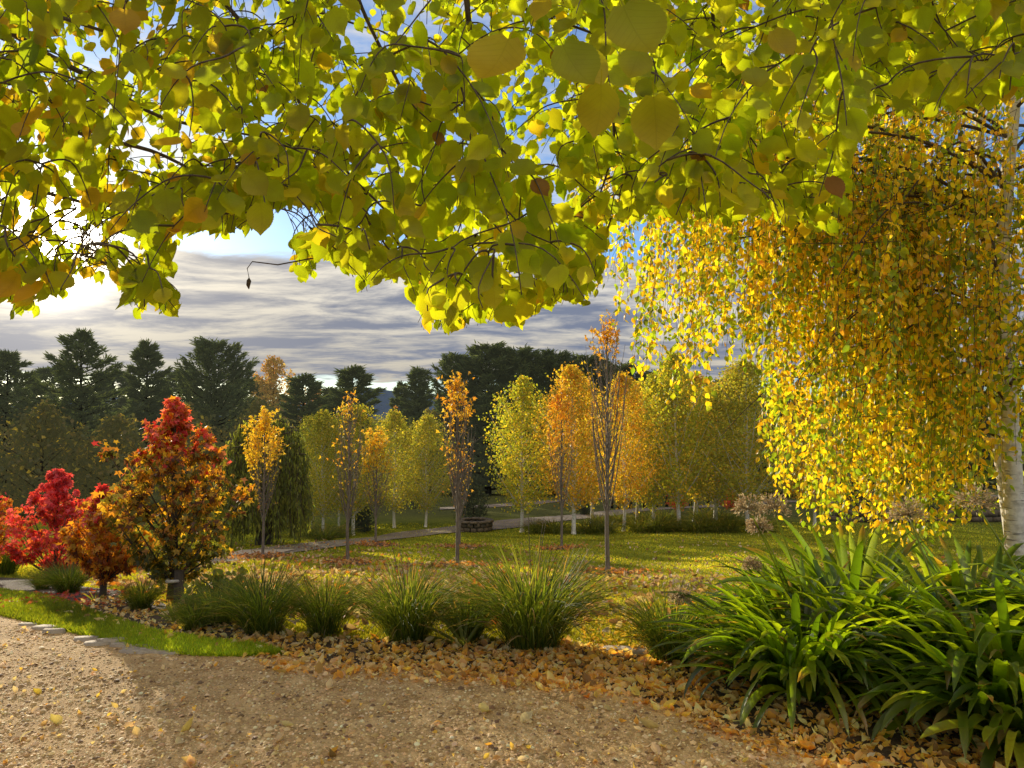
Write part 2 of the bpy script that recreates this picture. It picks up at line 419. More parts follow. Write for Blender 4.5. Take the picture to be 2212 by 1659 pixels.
M['gravel'] = soil_mat('gravel', [(.38, (.22, .12, .04)), (.5, (.52, .33, .14)), (.62, (.78, .54, .26))], (6, 60, 160), .85, .008, .8, .2, .3)
M['mulch'] = soil_mat('mulch', [(.4, (.05, .035, .022)), (.6, (.16, .11, .07))], (5, 30, 90), .9, .03, 1.0)
M['path'] = soil_mat('path_gravel', [(.4, (.13, .10, .075)), (.6, (.26, .21, .16))], (2, 20, 80), .9, .01, .6)

mb = MB()
ys = np.unique(np.concatenate([np.linspace(-400, -10, 14), np.arange(-10, 30, .5), np.arange(30, 100, 3), np.geomspace(100, 5000, 22)]))
xs = np.unique(np.concatenate([-np.geomspace(30, 5000, 18), np.arange(-30, 30.1, 1.0), np.geomspace(30, 5000, 18)]))
XX, YY = np.meshgrid(xs, ys); nx, ny = len(xs), len(ys)
V = np.stack([XX, YY, gz(XX, YY)], -1).reshape(-1, 3)
i = (np.arange(ny - 1)[:, None] * nx + np.arange(nx - 1)[None]).ravel()
mb.add(V, np.stack([i, i + 1, i + nx + 1, i + nx], 1).ravel(), np.full(len(i), 4))
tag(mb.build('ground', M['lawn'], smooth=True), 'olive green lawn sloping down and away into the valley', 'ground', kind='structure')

def strip(name, near, far, lift, m, label, cat, n=60, across=8, kind='structure'):
    """sheet between two world-space polylines (same parametrisation)"""
    def res(pl):
        pl = np.asarray(pl, float)[:, :2]; d = np.concatenate([[0], np.cumsum(np.linalg.norm(np.diff(pl, axis=0), axis=1))]); t = np.linspace(0, d[-1], n)
        r = np.stack([np.interp(t, d, pl[:, 0]), np.interp(t, d, pl[:, 1])], 1)
        kk = np.hanning(7); kk /= kk.sum()
        for a in (0, 1): r[3:-3, a] = np.convolve(r[:, a], kk, 'valid')
        return r
    A, B = res(near), res(far); mb = MB(); t = np.linspace(0, 1, across)
    G = A[None] * (1 - t)[:, None, None] + B[None] * t[:, None, None]
    V = np.concatenate([G, (gz(G[..., 0], G[..., 1]) + lift)[..., None]], -1).reshape(-1, 3)
    i = (np.arange(across - 1)[:, None] * n + np.arange(n - 1)[None]).ravel()
    mb.add(V, np.stack([i, i + 1, i + n + 1, i + n], 1).ravel(), np.full(len(i), 4))
    return tag(mb.build(name, m, smooth=True), label, cat, kind=kind)
W = lambda pts: [ground(*p)[:2] for p in pts]
DRIVE = [(-14, 13)] + [(-8, 8.2)] + [tuple(q) for q in W([(-200, 1290), (0, 1330), (140, 1365), (300, 1405), (420, 1418), (520, 1420), (640, 1415), (820, 1425), (1000, 1430), (1250, 1440), (1450, 1480), (1600, 1560), (1900, 1650), (2212, 1710)])] + [(4.5, 2.4), (12, 1.5)]
strip('gravel_driveway', [(x, -8) for x in np.linspace(-14, 12, 14)], DRIVE, .006, M['gravel'], 'tan gravel driveway curving across the foreground', 'driveway', 120, 30)
BEDF = W([(-60, 1262), (100, 1292), (220, 1332), (330, 1368), (450, 1388), (560, 1398), (640, 1430), (820, 1440), (1000, 1450), (1250, 1465), (1450, 1510), (1600, 1585), (1900, 1680), (2212, 1740)]) + [np.array([4.5, 2.3]), np.array([9, 1.6])]
BEDB = W([(-60, 1245), (60, 1250), (180, 1268), (300, 1288), (420, 1325), (520, 1352), (640, 1376), (820, 1386), (1000, 1390), (1250, 1398), (1400, 1408), (1520, 1400), (1800, 1390), (2212, 1380)]) + [np.array([5.5, 5.6]), np.array([9, 5.8])]
strip('garden_bed', BEDF, BEDB, .012, M['mulch'], 'brown mulch bed between the lawn and the gravel', 'garden bed', 90, 10)
strip('gravel_path', W([(300, 1235), (440, 1222), (560, 1205), (700, 1187), (850, 1166), (950, 1153), (1030, 1149), (1130, 1140), (1250, 1122), (1400, 1104)]),
      W([(300, 1215), (440, 1204), (560, 1186), (700, 1171), (850, 1151), (950, 1141), (1030, 1131), (1150, 1119), (1280, 1107), (1400, 1098)]), .03, M['path'], 'pale gravel path crossing the lower lawn', 'path', 60, 6)
strip('upper_path', W([(1400, 1104), (1600, 1092), (1900, 1084), (2300, 1080)]), W([(1400, 1098), (1600, 1085), (1900, 1076), (2300, 1070)]), .03, M['path'], 'pale gravel road beyond the birches', 'path', 40, 4)
strip('far_path', W([(950, 1102), (1100, 1094), (1330, 1080)]), W([(950, 1097), (1100, 1087), (1330, 1074)]), .03, M['path'], 'thin pale track beyond the shaded lawn', 'path', 30, 3)
mb = MB(); a = [ground(490, 1203), ground(600, 1199), ground(640, 1190), ground(520, 1192)]
for q in a: q[2] += .05
mb.add(np.array(a), [0, 1, 2, 3], [4])
tag(mb.build('concrete_slab', M['stonemat']), 'pale concrete slab set in the path behind the columnar tree', 'slab')

# distant hills
mb = MB(); hx = np.linspace(-2500, 2500, 90)
hz = 55 + 55 * np.exp(-((hx + 520) / 330) ** 2) + 14 * np.sin(hx / 160) + 8 * np.sin(hx / 57 + 1)
for q in range(89):
    mb.add([[hx[q], 3000, -60], [hx[q + 1], 3000, -60], [hx[q + 1], 3250, hz[q + 1]], [hx[q], 3250, hz[q]]], [0, 1, 2, 3], [4])
M['hill'] = soil_mat('hill', [(.4, (.07, .10, .16)), (.6, (.10, .14, .20))], (.004, .02, .1), 1, .1, .1)
tag(mb.build('hills', M['hill'], smooth=True), 'blue distant ridge seen in the gap between the conifers', 'hills', kind='structure')

# ------------------------------------------------------------------ gravel stones / litter / grass
def inpoly(x, y, poly):
    poly = np.asarray(poly); c = np.zeros(len(x), bool); j = len(poly) - 1
    for i in range(len(poly)):
        xi, yi = poly[i]; xj, yj = poly[j]
        c ^= ((yi > y) != (yj > y)) & (x < (xj - xi) * (y - yi) / (yj - yi + 1e-12) + xi); j = i
    return c
drive_x = np.array([p[0] for p in DRIVE]); drive_y = np.array([p[1] for p in DRIVE])
def drive_edge(x): return np.interp(x, drive_x, drive_y)
bfx = np.array([p[0] for p in BEDF]); bfy = np.array([p[1] for p in BEDF]); bbx = np.array([p[0] for p in BEDB]); bby = np.array([p[1] for p in BEDB])
def bed_front(x): return np.interp(x, bfx, bfy)
def bed_back(x): return np.interp(x, bbx, bby)

# pebbles
PEB = (np.array([[1, 0, 0], [.45, .85, 0], [-.6, .75, 0], [-1, -.1, 0], [-.4, -.85, 0], [.6, -.75, 0], [.45, .1, .75], [-.35, .35, .8], [-.2, -.4, .7]], float),
       [[0, 1, 6], [1, 7, 6], [1, 2, 7], [2, 3, 7], [3, 8, 7], [3, 4, 8], [4, 5, 8], [5, 6, 8], [5, 0, 6], [6, 7, 8]], np.zeros((9, 2)))
n_ = 170000
Yq = 1 / rng.uniform(1 / 7.5, 1 / 2.2, n_); Xq = rng.uniform(-.85, .85, n_) * Yq
keep = (Yq < drive_edge(Xq) + rng.normal(0, .03, n_)); Xq, Yq = Xq[keep], Yq[keep]
n_ = len(Xq); s_ = np.clip(rng.lognormal(math.log(.0051), .52, n_), .0025, .022)
Nn = unit(np.array([0, 0, 1.]) + rng.normal(0, .28, (n_, 3))); S, T, Nn = frames(rvec(n_), Nn)
# frames() keeps T; rebuild so that the normal wins
S = unit(np.cross(rvec(n_), Nn)); Nn = unit(np.array([0, 0, 1.]) + rng.normal(0, .28, (n_, 3))); S = unit(S - (S * Nn).sum(1)[:, None] * Nn); T = np.cross(Nn, S)
mb = MB(); cols = pick([(.70, .46, .21), (.50, .31, .13), (.84, .60, .31), (.24, .14, .07), (.92, .78, .48)], n_, [.38, .26, .2, .10, .06])
cols = cols * (.94 + .10 * np.sin(Xq * 1.3 - Yq * 2.6 + np.sin(Xq * 2.1)) + .07 * np.sin(Xq * 4.3 + Yq * 3.1))[:, None]
mb.inst(PEB, np.stack([Xq, Yq, gz(Xq, Yq) + .004], 1), S, T, Nn * .8, s_, cols)
m, nt = mat('pebbles'); n = N(nt); b = n.new('ShaderNodeBsdfPrincipled'); n.link(n.new('ShaderNodeAttribute', attribute_name='col').outputs[0], b.inputs['Base Color']); b.inputs['Roughness'].default_value = .7; b.inputs['Specular IOR Level'].default_value = .25
o = n.new('ShaderNodeOutputMaterial'); n.link(b.outputs[0], o.inputs[0]); M['pebble'] = m
tag(mb.build('gravel_stones', M['pebble']), 'loose tan pebbles covering the driveway', 'gravel', kind='stuff')

def scatter_leaves(mb, X, Y, size, cols, lift=.008, tilt=.45, tpls=LIT):
    n_ = len(X); Nn = unit(np.array([0, 0, 1.]) + rng.normal(0, tilt, (n_, 3))); T0 = rvec(n_); T0[:, 2] *= .3
    T0 = unit(T0 - (T0 * Nn).sum(1)[:, None] * Nn); S = np.cross(T0, Nn)
    P = np.stack([X, Y, gz(X, Y) + lift + rng.uniform(0, .015, n_)], 1); k_ = rng.integers(0, len(tpls), n_)
    for q, tp in enumerate(tpls):
        w = k_ == q; mb.inst(tp, P[w] - T0[w] * size[w, None] * .6, S[w], T0[w], Nn[w], size[w], cols[w])
TAN = [(.76, .58, .30), (.90, .78, .48), (.84, .50, .10), (.58, .38, .14), (.90, .68, .16), (.36, .22, .09)]
# bed litter band (thick) plus thin scatter on gravel
mb = MB()
n_ = 26000; X = rng.uniform(-4.2, 5.5, n_); u = rng.beta(1.1, 1.3, n_)
f0 = bed_front(X); b0 = np.minimum(bed_back(X), f0 + 1.6)
Y = f0 - .28 + (b0 - f0 + .35) * u
dens_ = np.interp(X, [-4.2, -2, -1.4, -.6, .3, 1, 3, 5.5], [.10, .2, .35, .5, .7, .8, .9, .6]) * np.clip((Y - f0 + .45) / .5, .25, 1); w = rng.uniform(size=n_) < dens_; X, Y = X[w], Y[w]
n_ = len(X); warm = np.interp(X, [-3, -.5, 2], [0, .3, 1])[:, None]
cols = pick(TAN, n_, [.26, .24, .16, .16, .12, .06]) ; cols = cols * (1 - warm) + (cols * [1.12, .98, .62]) * warm
scatter_leaves(mb, X, Y, np.clip(rng.lognormal(math.log(.032), .38, n_), .012, .07), np.clip(cols * 1.06, 0, 1), .010, .5)
tag(mb.build('leaf_litter', M['litter']), 'drift of tan and orange fallen leaves along the bed edge', 'leaf litter', kind='stuff')
mb = MB(); n_ = 15000
Y = 1 / rng.uniform(1 / 6, 1 / 2.3, n_); X = rng.uniform(-.8, .8, n_) * Y; d_ = drive_edge(X) - Y
pr = np.clip(.17 + .9 * np.exp(-np.maximum(d_, 0) / .28) * np.interp(X, [-2, -.8, .5], [0, .4, 1]) + .5 * np.clip((X / Y) * 1.6, 0, 1), 0, 1)
w = (d_ > 0) & (rng.uniform(size=n_) < pr); X, Y = X[w], Y[w]; n_ = len(X)
scatter_leaves(mb, X, Y, np.clip(rng.lognormal(math.log(.020), .45, n_), .010, .055), pick(TAN + [(.88, .78, .56)], n_, [.22, .27, .10, .06, .10, .02, .23]), .008, .35)
tag(mb.build('scattered_leaves', M['litter']), 'small pale leaves scattered thinly over the driveway gravel', 'leaf litter', kind='stuff')

# lawn leaves around the columnar trees
mb = MB(); n_ = 13000
Y = 1 / rng.uniform(1 / 24, 1 / 5.4, n_); X = rng.uniform(-.62, .60, n_) * Y; w = (Y > bed_back(X) + .05)
X, Y = X[w], Y[w]; n_ = len(X)
den = (.30 - .18 * (Y < 8)) + .7 * np.exp(-((X / Y + .12) / .22) ** 2) * (Y > 6) + .5 * ((X / Y < -.1) & (Y > 9))
w = rng.uniform(size=n_) < den; X, Y = X[w], Y[w]; n_ = len(X)
scatter_leaves(mb, X, Y, rng.uniform(.045, .10, n_), pick([(.40, .24, .13), (.56, .40, .24), (.66, .53, .36), (.66, .26, .05), (.26, .15, .08)], n_, [.26, .26, .22, .08, .18]), .036, .5, [STAR, LIT[0], LIT[2]])
n2 = 900; X = rng.uniform(.5, 2.6, n2); Y = bed_back(X) + rng.exponential(.5, n2)
scatter_leaves(mb, X, Y, rng.uniform(.02, .035, n2), pick([(.75, .5, .05), (.8, .6, .1)], n2), .02, .5, [LIT[0]])
n2 = 500; X = rng.normal(-4.6, .6, n2); Y = rng.normal(7.6, .5, n2)
scatter_leaves(mb, X, Y, rng.uniform(.03, .07, n2), pick([(.5, .05, .06), (.55, .15, .05)], n2), .02, .5, [STAR])
tag(mb.build('lawn_leaves', M['litter']), 'brown and rust fallen leaves strewn over the lawn', 'leaf litter', kind='stuff')

# grass blades
def blades(n_, fn, h, wd, cols, name, label):
    X, Y = fn(n_); n_ = len(X)
    hh = rng.uniform(h[0], h[1], n_); T = unit(np.stack([rng.normal(0, .45, n_), rng.normal(0, .45, n_), np.ones(n_)], 1)); Nn = rvec(n_); Nn[:, 2] = 0
    S, T, Nn = frames(T, Nn)
    tp = (np.array([[-.5, 0, 0], [.5, 0, 0], [.18, .6, .12], [0, 1, .4]], float), [[0, 1, 2, 3]], np.zeros((4, 2)))
    mb = MB(); wv = np.interp(Y, [4, 16, 34], [wd[0], wd[1], wd[1] * 2.4]); hh = hh * np.interp(Y, [6, 16, 34], [1, 1.25, 1.8])
    V0 = tp[0]; P = np.stack([X, Y, gz(X, Y)], 1)
    pat = .95 + .16 * np.sin(X * 1.7 + 1.3 * np.sin(Y * .9)) + .13 * np.sin(Y * 2.3 + X * .8 + 2 * np.sin(X * .7)) + .1 * np.sin(X * 5.1 + Y * 3.7)
    mb.inst(tp, P, S * (wv / hh)[:, None], T, Nn, hh, pick(cols, n_, None, .25) * pat[:, None] ** 1.5)
    return tag(mb.build(name, M['blade']), label, 'grass', kind='stuff')
def lawn_pts(n_):
    Y = 1 / rng.uniform(1 / 34, 1 / 5.0, n_); X = rng.uniform(-.72, .72, n_) * Y
    w = Y > bed_back(X) + rng.normal(0, .03, n_); return X[w], Y[w]
LG = [(.42, .47, .04), (.54, .55, .05), (.62, .55, .07), (.32, .38, .03)]
blades(560000, lawn_pts, (.02, .042), (.005, .016), LG, 'lawn_grass', 'short sunlit grass blades of the lawn')
def strip_pts(n_):
    X = rng.uniform(-6.5, -1.35, n_); lo, hi = drive_edge(X), bed_front(X); Y = lo + (hi - lo) * rng.uniform(-.03, 1.02, n_)
    w = hi > lo; return X[w], Y[w]
blades(80000, strip_pts, (.02, .055), (.004, .006), [(.32, .44, .03), (.42, .50, .04), (.24, .36, .03)], 'verge_grass', 'bright green grass strip between the gravel and the bed')

# ------------------------------------------------------------------ tree builders
def crown_tree(name, label, cat, loc, H, bare, rad, nleaf, size, cols, wts, mleaf, trunk_r, mtrunk, shape='egg', tpl=KITE, group=None, nb=46, up=.5, clump=.16, colfn=None, droop=0.0, jr=(.55, 1.25), part_name='foliage', brn_r=.25):
    root = thing(name, label, cat, loc, group)
    tb = MB(); tp = np.array([[0, 0, -.1], [0, 0, H * .25], [0, 0, H * .55], [0, 0, H * .97]]); tp = bez(tp[0], tp[1] + rng.normal(0, H * .008, 3) * [1, 1, 0], tp[3], 14)
    tp = wob(tp, H * .003); rr = trunk_r * (1 - np.linspace(0, 1, 14)) ** .8 + .006; rr[0] *= 1.35
    tb.tube(tp, rr, 8); tb.build('trunk', mtrunk, root, smooth=True)
    def env(t):
        if shape == 'egg': return math.sin(math.pi * min(1, (t * .93 + .05)) ** .75) ** .75
        if shape == 'cone': return (1 - t) ** .75 * min(1, .45 + t * 4)
        if shape == 'dome': return math.sqrt(max(0, 1 - t ** 2.4)) * min(1, .65 + t * 2)
        if shape == 'sweet': return float(np.interp(t, [0, .15, .35, .55, .72, .86, 1], [.66, .95, 1, .74, .42, .24, .07]))
        if shape == 'birch': return float(np.interp(t, [0, .12, .35, .6, .8, .93, 1], [.5, .85, 1, .82, .5, .26, .06]))
        if shape == 'column': return math.sin(math.pi * min(1, t * .9 + .08)) ** .55
    bb = MB(); lp = []; lr = []
    for q in range(nb):
        t = (q + rng.uniform(0, 1)) / nb; z = bare + (H - bare) * t * .96
        a = q * 2.399 + rng.uniform(-.4, .4); r = rad * env(t) * rng.uniform(*jr)
        d = np.array([math.cos(a), math.sin(a), 0.])
        z0 = max(bare * .7, z - r * up); base = np.array([np.interp(z0, tp[:, 2], tp[:, 0]), np.interp(z0, tp[:, 2], tp[:, 1]), z0])
        tip = base * [1, 1, 0] + d * r + [0, 0, min(z + r * up * .5, H * 1.0)]
        mid = (base + tip) / 2 + d * r * .12 + [0, 0, r * .1]
        pl = wob(bez(base, mid, tip, 7), r * .02)
        bb.tube(pl, np.linspace(trunk_r * brn_r * (1.1 - .6 * t), .003, 7), 4)
        for j in range(max(2, int(nleaf / nb / 18))):
            u = rng.beta(2.2, 1.1); pc = np.array([np.interp(u * 6, range(7), pl[:, k]) for k in range(3)])
            lp.append(pc + np.clip(rng.normal(0, 1, 3), -1.5, 1.5) * r * clump * .7); lr.append(.35 * rad + .65 * r)
    bb.build('branches', mtrunk, root)
    lp = np.array(lp); per = max(1, nleaf // len(lp))
    sz = np.array(lr)[:, None, None] * clump * rng.uniform(.5, 1.35, (len(lp), 1, 1))
    P = (lp[:, None] + np.clip(rng.normal(0, 1, (len(lp), per, 3)), -1.9, 1.9) * sz * [1, 1, .9]).reshape(-1, 3)
    P = P[P[:, 2] > bare * .55]
    n_ = len(P); T = rvec(n_) + [0, 0, -.6 - droop]; S, T, Nn = frames(T, rvec(n_))
    c = pick(cols, n_, wts) if colfn is None else colfn(P, n_)
    cl = np.repeat(rng.uniform(.72, 1.2, len(lp)), per)[:n_] if len(lp) * per >= n_ else np.ones(n_)
    c = np.clip(c * cl[:n_, None], 0, 1)
    lb = MB(); lb.inst(tpl, P, S, T, Nn, rng.uniform(size * .7, size * 1.25, n_), c)
    lb.build(part_name, mleaf, root)
    return root

# --- upright birches of the grove
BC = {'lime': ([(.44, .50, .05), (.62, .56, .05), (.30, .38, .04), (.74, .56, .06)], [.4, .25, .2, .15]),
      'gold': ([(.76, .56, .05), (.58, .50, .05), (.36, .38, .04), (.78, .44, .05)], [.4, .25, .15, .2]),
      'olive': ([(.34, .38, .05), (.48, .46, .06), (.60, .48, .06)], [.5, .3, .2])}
def birch_proto(key, loc, label):
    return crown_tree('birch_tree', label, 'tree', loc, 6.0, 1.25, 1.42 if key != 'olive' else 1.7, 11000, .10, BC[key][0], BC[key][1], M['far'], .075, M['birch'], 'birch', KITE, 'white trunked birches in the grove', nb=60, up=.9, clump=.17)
GR = 'white trunked birches in the grove'
protos = {}
# px, base py, top py, colour, label
birches = [
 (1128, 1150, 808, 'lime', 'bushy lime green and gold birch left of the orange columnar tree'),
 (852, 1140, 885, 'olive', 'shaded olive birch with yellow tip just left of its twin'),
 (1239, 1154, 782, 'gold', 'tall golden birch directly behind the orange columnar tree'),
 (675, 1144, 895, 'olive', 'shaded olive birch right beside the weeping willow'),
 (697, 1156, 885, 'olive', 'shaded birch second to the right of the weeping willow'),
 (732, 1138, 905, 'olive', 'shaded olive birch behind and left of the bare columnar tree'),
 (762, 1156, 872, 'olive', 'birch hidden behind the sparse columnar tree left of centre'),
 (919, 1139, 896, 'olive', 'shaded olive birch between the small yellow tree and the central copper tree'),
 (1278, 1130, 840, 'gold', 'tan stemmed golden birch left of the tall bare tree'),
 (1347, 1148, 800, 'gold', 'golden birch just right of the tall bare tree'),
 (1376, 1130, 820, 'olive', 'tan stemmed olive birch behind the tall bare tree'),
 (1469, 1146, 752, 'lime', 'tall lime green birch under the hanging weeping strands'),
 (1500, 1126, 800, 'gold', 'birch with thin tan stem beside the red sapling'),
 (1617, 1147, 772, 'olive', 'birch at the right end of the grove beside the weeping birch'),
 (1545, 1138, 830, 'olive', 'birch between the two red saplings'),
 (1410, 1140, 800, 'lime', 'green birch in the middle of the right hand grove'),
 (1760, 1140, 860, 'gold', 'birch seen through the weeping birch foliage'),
]
for px, by, ty, key, lab in birches:
    g = ground(px, by); H = (at(px, ty, g[1])[2] - g[2])
    ck = key; key = key + ('a' if (px // 7) % 2 else 'b')
    if key not in protos:
        protos[key] = birch_proto(ck, g, lab); protos[key].scale = (H / 6.0,) * 3; protos[key]['_'] = 1
    else:
        o = dup(protos[key], g, rng.uniform(0, 6.28), H / 6.0 * rng.uniform(.82, 1.2), lab, GR, H / 6.0); o.rotation_euler = (rng.normal(0, .02), rng.normal(0, .025), o.rotation_euler[2])
for p in protos.values(): del p['_']

# --- slim columnar trees with few leaves left
RINGS = []
def columnar(px, by, ty, half, dens, topfill, label, cols, seed, tr=.035, lean=0, bare=.22):
    g = ground(px, by); H = at(px, ty, g[1])[2] - g[2]; r = half / F * g[1]
    root = thing('columnar_tree', label, 'tree', g, 'slim columnar trees on the lawn')
    tb = MB(); tp = wob(bez([0, 0, -.08], [lean * .5, 0, H * .4], [lean, 0, H * .97], 16), .008); rr = tr * (1 - np.linspace(0, 1, 16)) ** .7 + .004; rr[0] *= 1.3
    tb.tube(tp, rr, 8); tb.build('trunk', M['bark'], root, smooth=True)
    bb = MB(); P = []; Tn = []
    nb = 54
    for q in range(nb):
        t = q / nb; z0 = H * (bare + (.93 - bare) * t ** 1.15); a = q * 2.4 + rng.uniform(-.5, .5)
        L = H * (.40 * (1 - t) ** .8 + .07) * rng.uniform(.75, 1.1); rmax = r * math.sin(math.pi * min(1, .22 + t * .78)) ** .7 * rng.uniform(.6, 1.15)
        d = np.array([math.cos(a), math.sin(a), 0]); base = np.array([np.interp(z0, tp[:, 2], tp[:, 0]), 0, z0])
        tip = base + d * rmax + [0, 0, L]; tip[2] = min(tip[2], H * (1.0 - .15 * rng.random() ** 2))
        pl = wob(bez(base, base + d * rmax * .8 + [0, 0, (tip[2] - z0) * .3], tip, 9), .012)
        bb.tube(pl, np.linspace(tr * .34 * (1.1 - t * .6), .003, 9), 4)
        for j in range(4):
            u = rng.uniform(.3, .9); k0 = int(u * 8); st = pl[k0]; e = st + unit(rng.normal(0, .5, 3) + d * .4 + [0, 0, 1.1]) * rng.uniform(.12, .35)
            tw = wob(np.linspace(st, e, 4), .006); bb.tube(tw, np.linspace(.004, .002, 4), 3)
            for w_ in tw[1:]: P.append(w_); Tn.append(0)
        for w_ in pl[3:]: P.append(w_)
    bb.build('branches', M['bark'], root)
    P = np.array(P); zt = P[:, 2] / H; side = P[:, 0] / r
    pr = dens * (.35 + topfill[0] * np.clip((zt - topfill[1]) / .12, 0, 1) + topfill[2] * np.clip(-side, 0, 1))
    P = np.repeat(P, 6, 0); pr = np.repeat(pr, 6); keep = rng.uniform(size=len(P)) < pr / 4.5
    P = P[keep] + rng.normal(0, .025, (keep.sum(), 3)); n_ = len(P); zt = P[:, 2] / H
    c = pick(cols[0], n_); c2 = pick(cols[1], n_); f = (np.clip((.62 - zt) / .3, 0, 1) * .75)[:, None]; w = rng.uniform(size=(n_, 1)) < f
    c = np.where(w, c2, c); T = rvec(n_) * .8 + [0, 0, -.7]; S, T, Nn = frames(T, rvec(n_))
    lb = MB(); sz = rng.uniform(.06, .105, n_) * np.where(zt > .6, 1.05, .75)
    lb.inst(TULIP, P, S, T, Nn, sz, c); lb.build('foliage', M['leaf'], root)
    RINGS.append(g)
    mm = MB(); ang = np.linspace(0, 2 * math.pi, 25)[:-1]; rings = []
    for k_, (rr_, zz_) in enumerate([(.50, .0), (.40, .035), (.22, .05), (.06, .04)]):
        rj = rr_ * (1 + rng.uniform(-.22, .18, 24)); xx, yy = g[0] + rj * np.cos(ang), g[1] + rj * np.sin(ang); rings.append(np.stack([xx, yy, gz(xx, yy) + zz_ + .008 + rng.uniform(0, .012, 24)], 1))
    V = np.concatenate(rings); fl = []
    for k_ in range(3):
        for j in range(24): fl += [k_ * 24 + j, k_ * 24 + (j + 1) % 24, (k_ + 1) * 24 + (j + 1) % 24, (k_ + 1) * 24 + j]
    mm.add(V, fl, [4] * 72); tag(mm.build('mulch_ring', M['mulch'], smooth=True), 'dark mulch ring around the ' + label.split(' ', 1)[0] + ' columnar tree trunk', 'mulch', kind='structure')
    return root
OG = [(.90, .58, .05), (.86, .46, .04), (.92, .68, .07)]; RU = [(.62, .26, .06), (.72, .40, .08), (.36, .15, .06)]
YL = [(.90, .68, .05), (.88, .58, .04), (.9, .74, .07)]
columnar(567, 1205, 882, 38, .72, (1.6, .58, 1.4), 'yellow columnar tree in front of the weeping willow', (YL, OG), 1)
columnar(752, 1217, 845, 34, .30, (1.2, .86, .8), 'sparse columnar tree with an orange tuft at its tip', (OG, OG), 2)
columnar(812, 1178, 925, 34, .7, (1.4, .6, 1.2), 'small columnar tree with a yellow crown, right of the sparse one', (YL, OG), 3, tr=.035)
columnar(988, 1225, 803, 37, .7, (.9, .75, .25), 'copper speckled columnar tree near the centre of the lawn', (OG, RU), 4)
columnar(993, 1182, 960, 22, .3, (.3, .8, 0), 'thin columnar tree almost hidden behind the copper speckled one', (OG, RU), 44, tr=.03)
columnar(1213, 1186, 822, 33, .95, (1.4, .55, 1.0), 'orange leafed columnar tree in front of the golden birches', (OG, RU), 5)
columnar(1313, 1241, 680, 48, .22, (7.5, .84, .2), 'tallest columnar tree, nearly bare with orange leaves at the top', (OG, RU), 6, tr=.042)

mb = MB()
for g in RINGS:
    n2 = 260; X = g[0] + rng.normal(0, .42, n2); Y = g[1] + rng.normal(-.1, .42, n2)
    scatter_leaves(mb, X, Y, rng.uniform(.04, .09, n2), pick([(.50, .22, .09), (.66, .42, .22), (.72, .30, .06), (.30, .14, .07)], n2), .05, .5, [STAR, LIT[0]])
tag(mb.build('trunk_leaf_litter', M['litter']), 'rust coloured leaves gathered around the columnar tree trunks', 'leaf litter', kind='stuff')
# --- star leaved red and orange trees on the left
def star_tree(px, by, ty, half, nleaf, colfn, label, seed, Y=None, trunk_r=.035, bare=.12, shape='sweet'):
    global rng
    rng = np.random.default_rng(seed * 31)
    g = ground(px, by); H = at(px, ty, g[1])[2] - g[2]; r = half / F * g[1]
    return crown_tree('sweetgum_tree', label, 'tree', g, H, H * bare, r * 1.28, int(nleaf * 1.05), .072, None, None, M['leaf'], trunk_r, M['darkbark'], shape, STAR, 'red and orange trees in the left bed', nb=50, up=1.0, clump=.085, colfn=colfn, droop=.5, jr=(.5, 1.2))
def hgrad(H, stops):
    def fn(P, n_):
        t = np.clip(P[:, 2] / H + rng.normal(0, .08, n_), 0, 1); out = np.zeros((n_, 3)); hs = [s[0] for s in stops]
        for q in range(n_):
            k_ = max(0, min(len(stops) - 1, int(np.searchsorted(hs, t[q], 'right')) - 1)); cs = stops[k_][1]; out[q] = cs[rng.integers(len(cs))]
        return out * rng.uniform(.8, 1.15, (n_, 1))
    return fn
GRN = (.17, .20, .035); DRK = (.22, .10, .06); OR = (.80, .40, .04); YO = (.84, .58, .05); RD = (.76, .07, .09); PK = (.88, .15, .20); BR = (.50, .18, .06)
def HH(px, by, ty):
    g = ground(px, by); return at(px, ty, g[1])[2] - g[2]
star_tree(368, 1301, 852, 112, 5600, hgrad(HH(368, 1301, 852), [(0, [GRN, GRN, (.16, .18, .03), YO]), (.35, [YO, OR, (.3, .26, .04), DRK, GRN]), (.74, [OR, YO, BR, RD]), (.82, [(.90, .26, .22), (.80, .16, .08), OR, PK, (.85, .20, .14)])]), 'largest tree of the left bed, pink at the top and green gold below', 11, trunk_r=.05)
star_tree(222, 1293, 1045, 78, 3900, hgrad(HH(216, 1293, 1048), [(0, [BR, OR, DRK]), (.35, [OR, YO, BR, OR]), (.80, [RD, BR, OR]), (.90, [RD, RD])]), 'orange and rust tree between the crimson one and the tall one', 12, bare=.2, shape='sweet')
star_tree(118, 1268, 1008, 78, 4200, hgrad(HH(114, 1268, 1012), [(0, [RD, (.6, .12, .05), (.5, .05, .05)]), (.4, [RD, PK, (.7, .2, .05)]), (.7, [PK, RD])]), 'crimson red tree at the left of the bed', 13, bare=.1, shape='sweet')
star_tree(-40, 1258, 1050, 66, 2600, hgrad(HH(-40, 1258, 1050), [(0, [OR, YO]), (.5, [(.7, .16, .04), OR]), (.8, [RD, OR])]), 'orange tree cut off by the left edge of the view', 14, bare=.2, shape='egg')

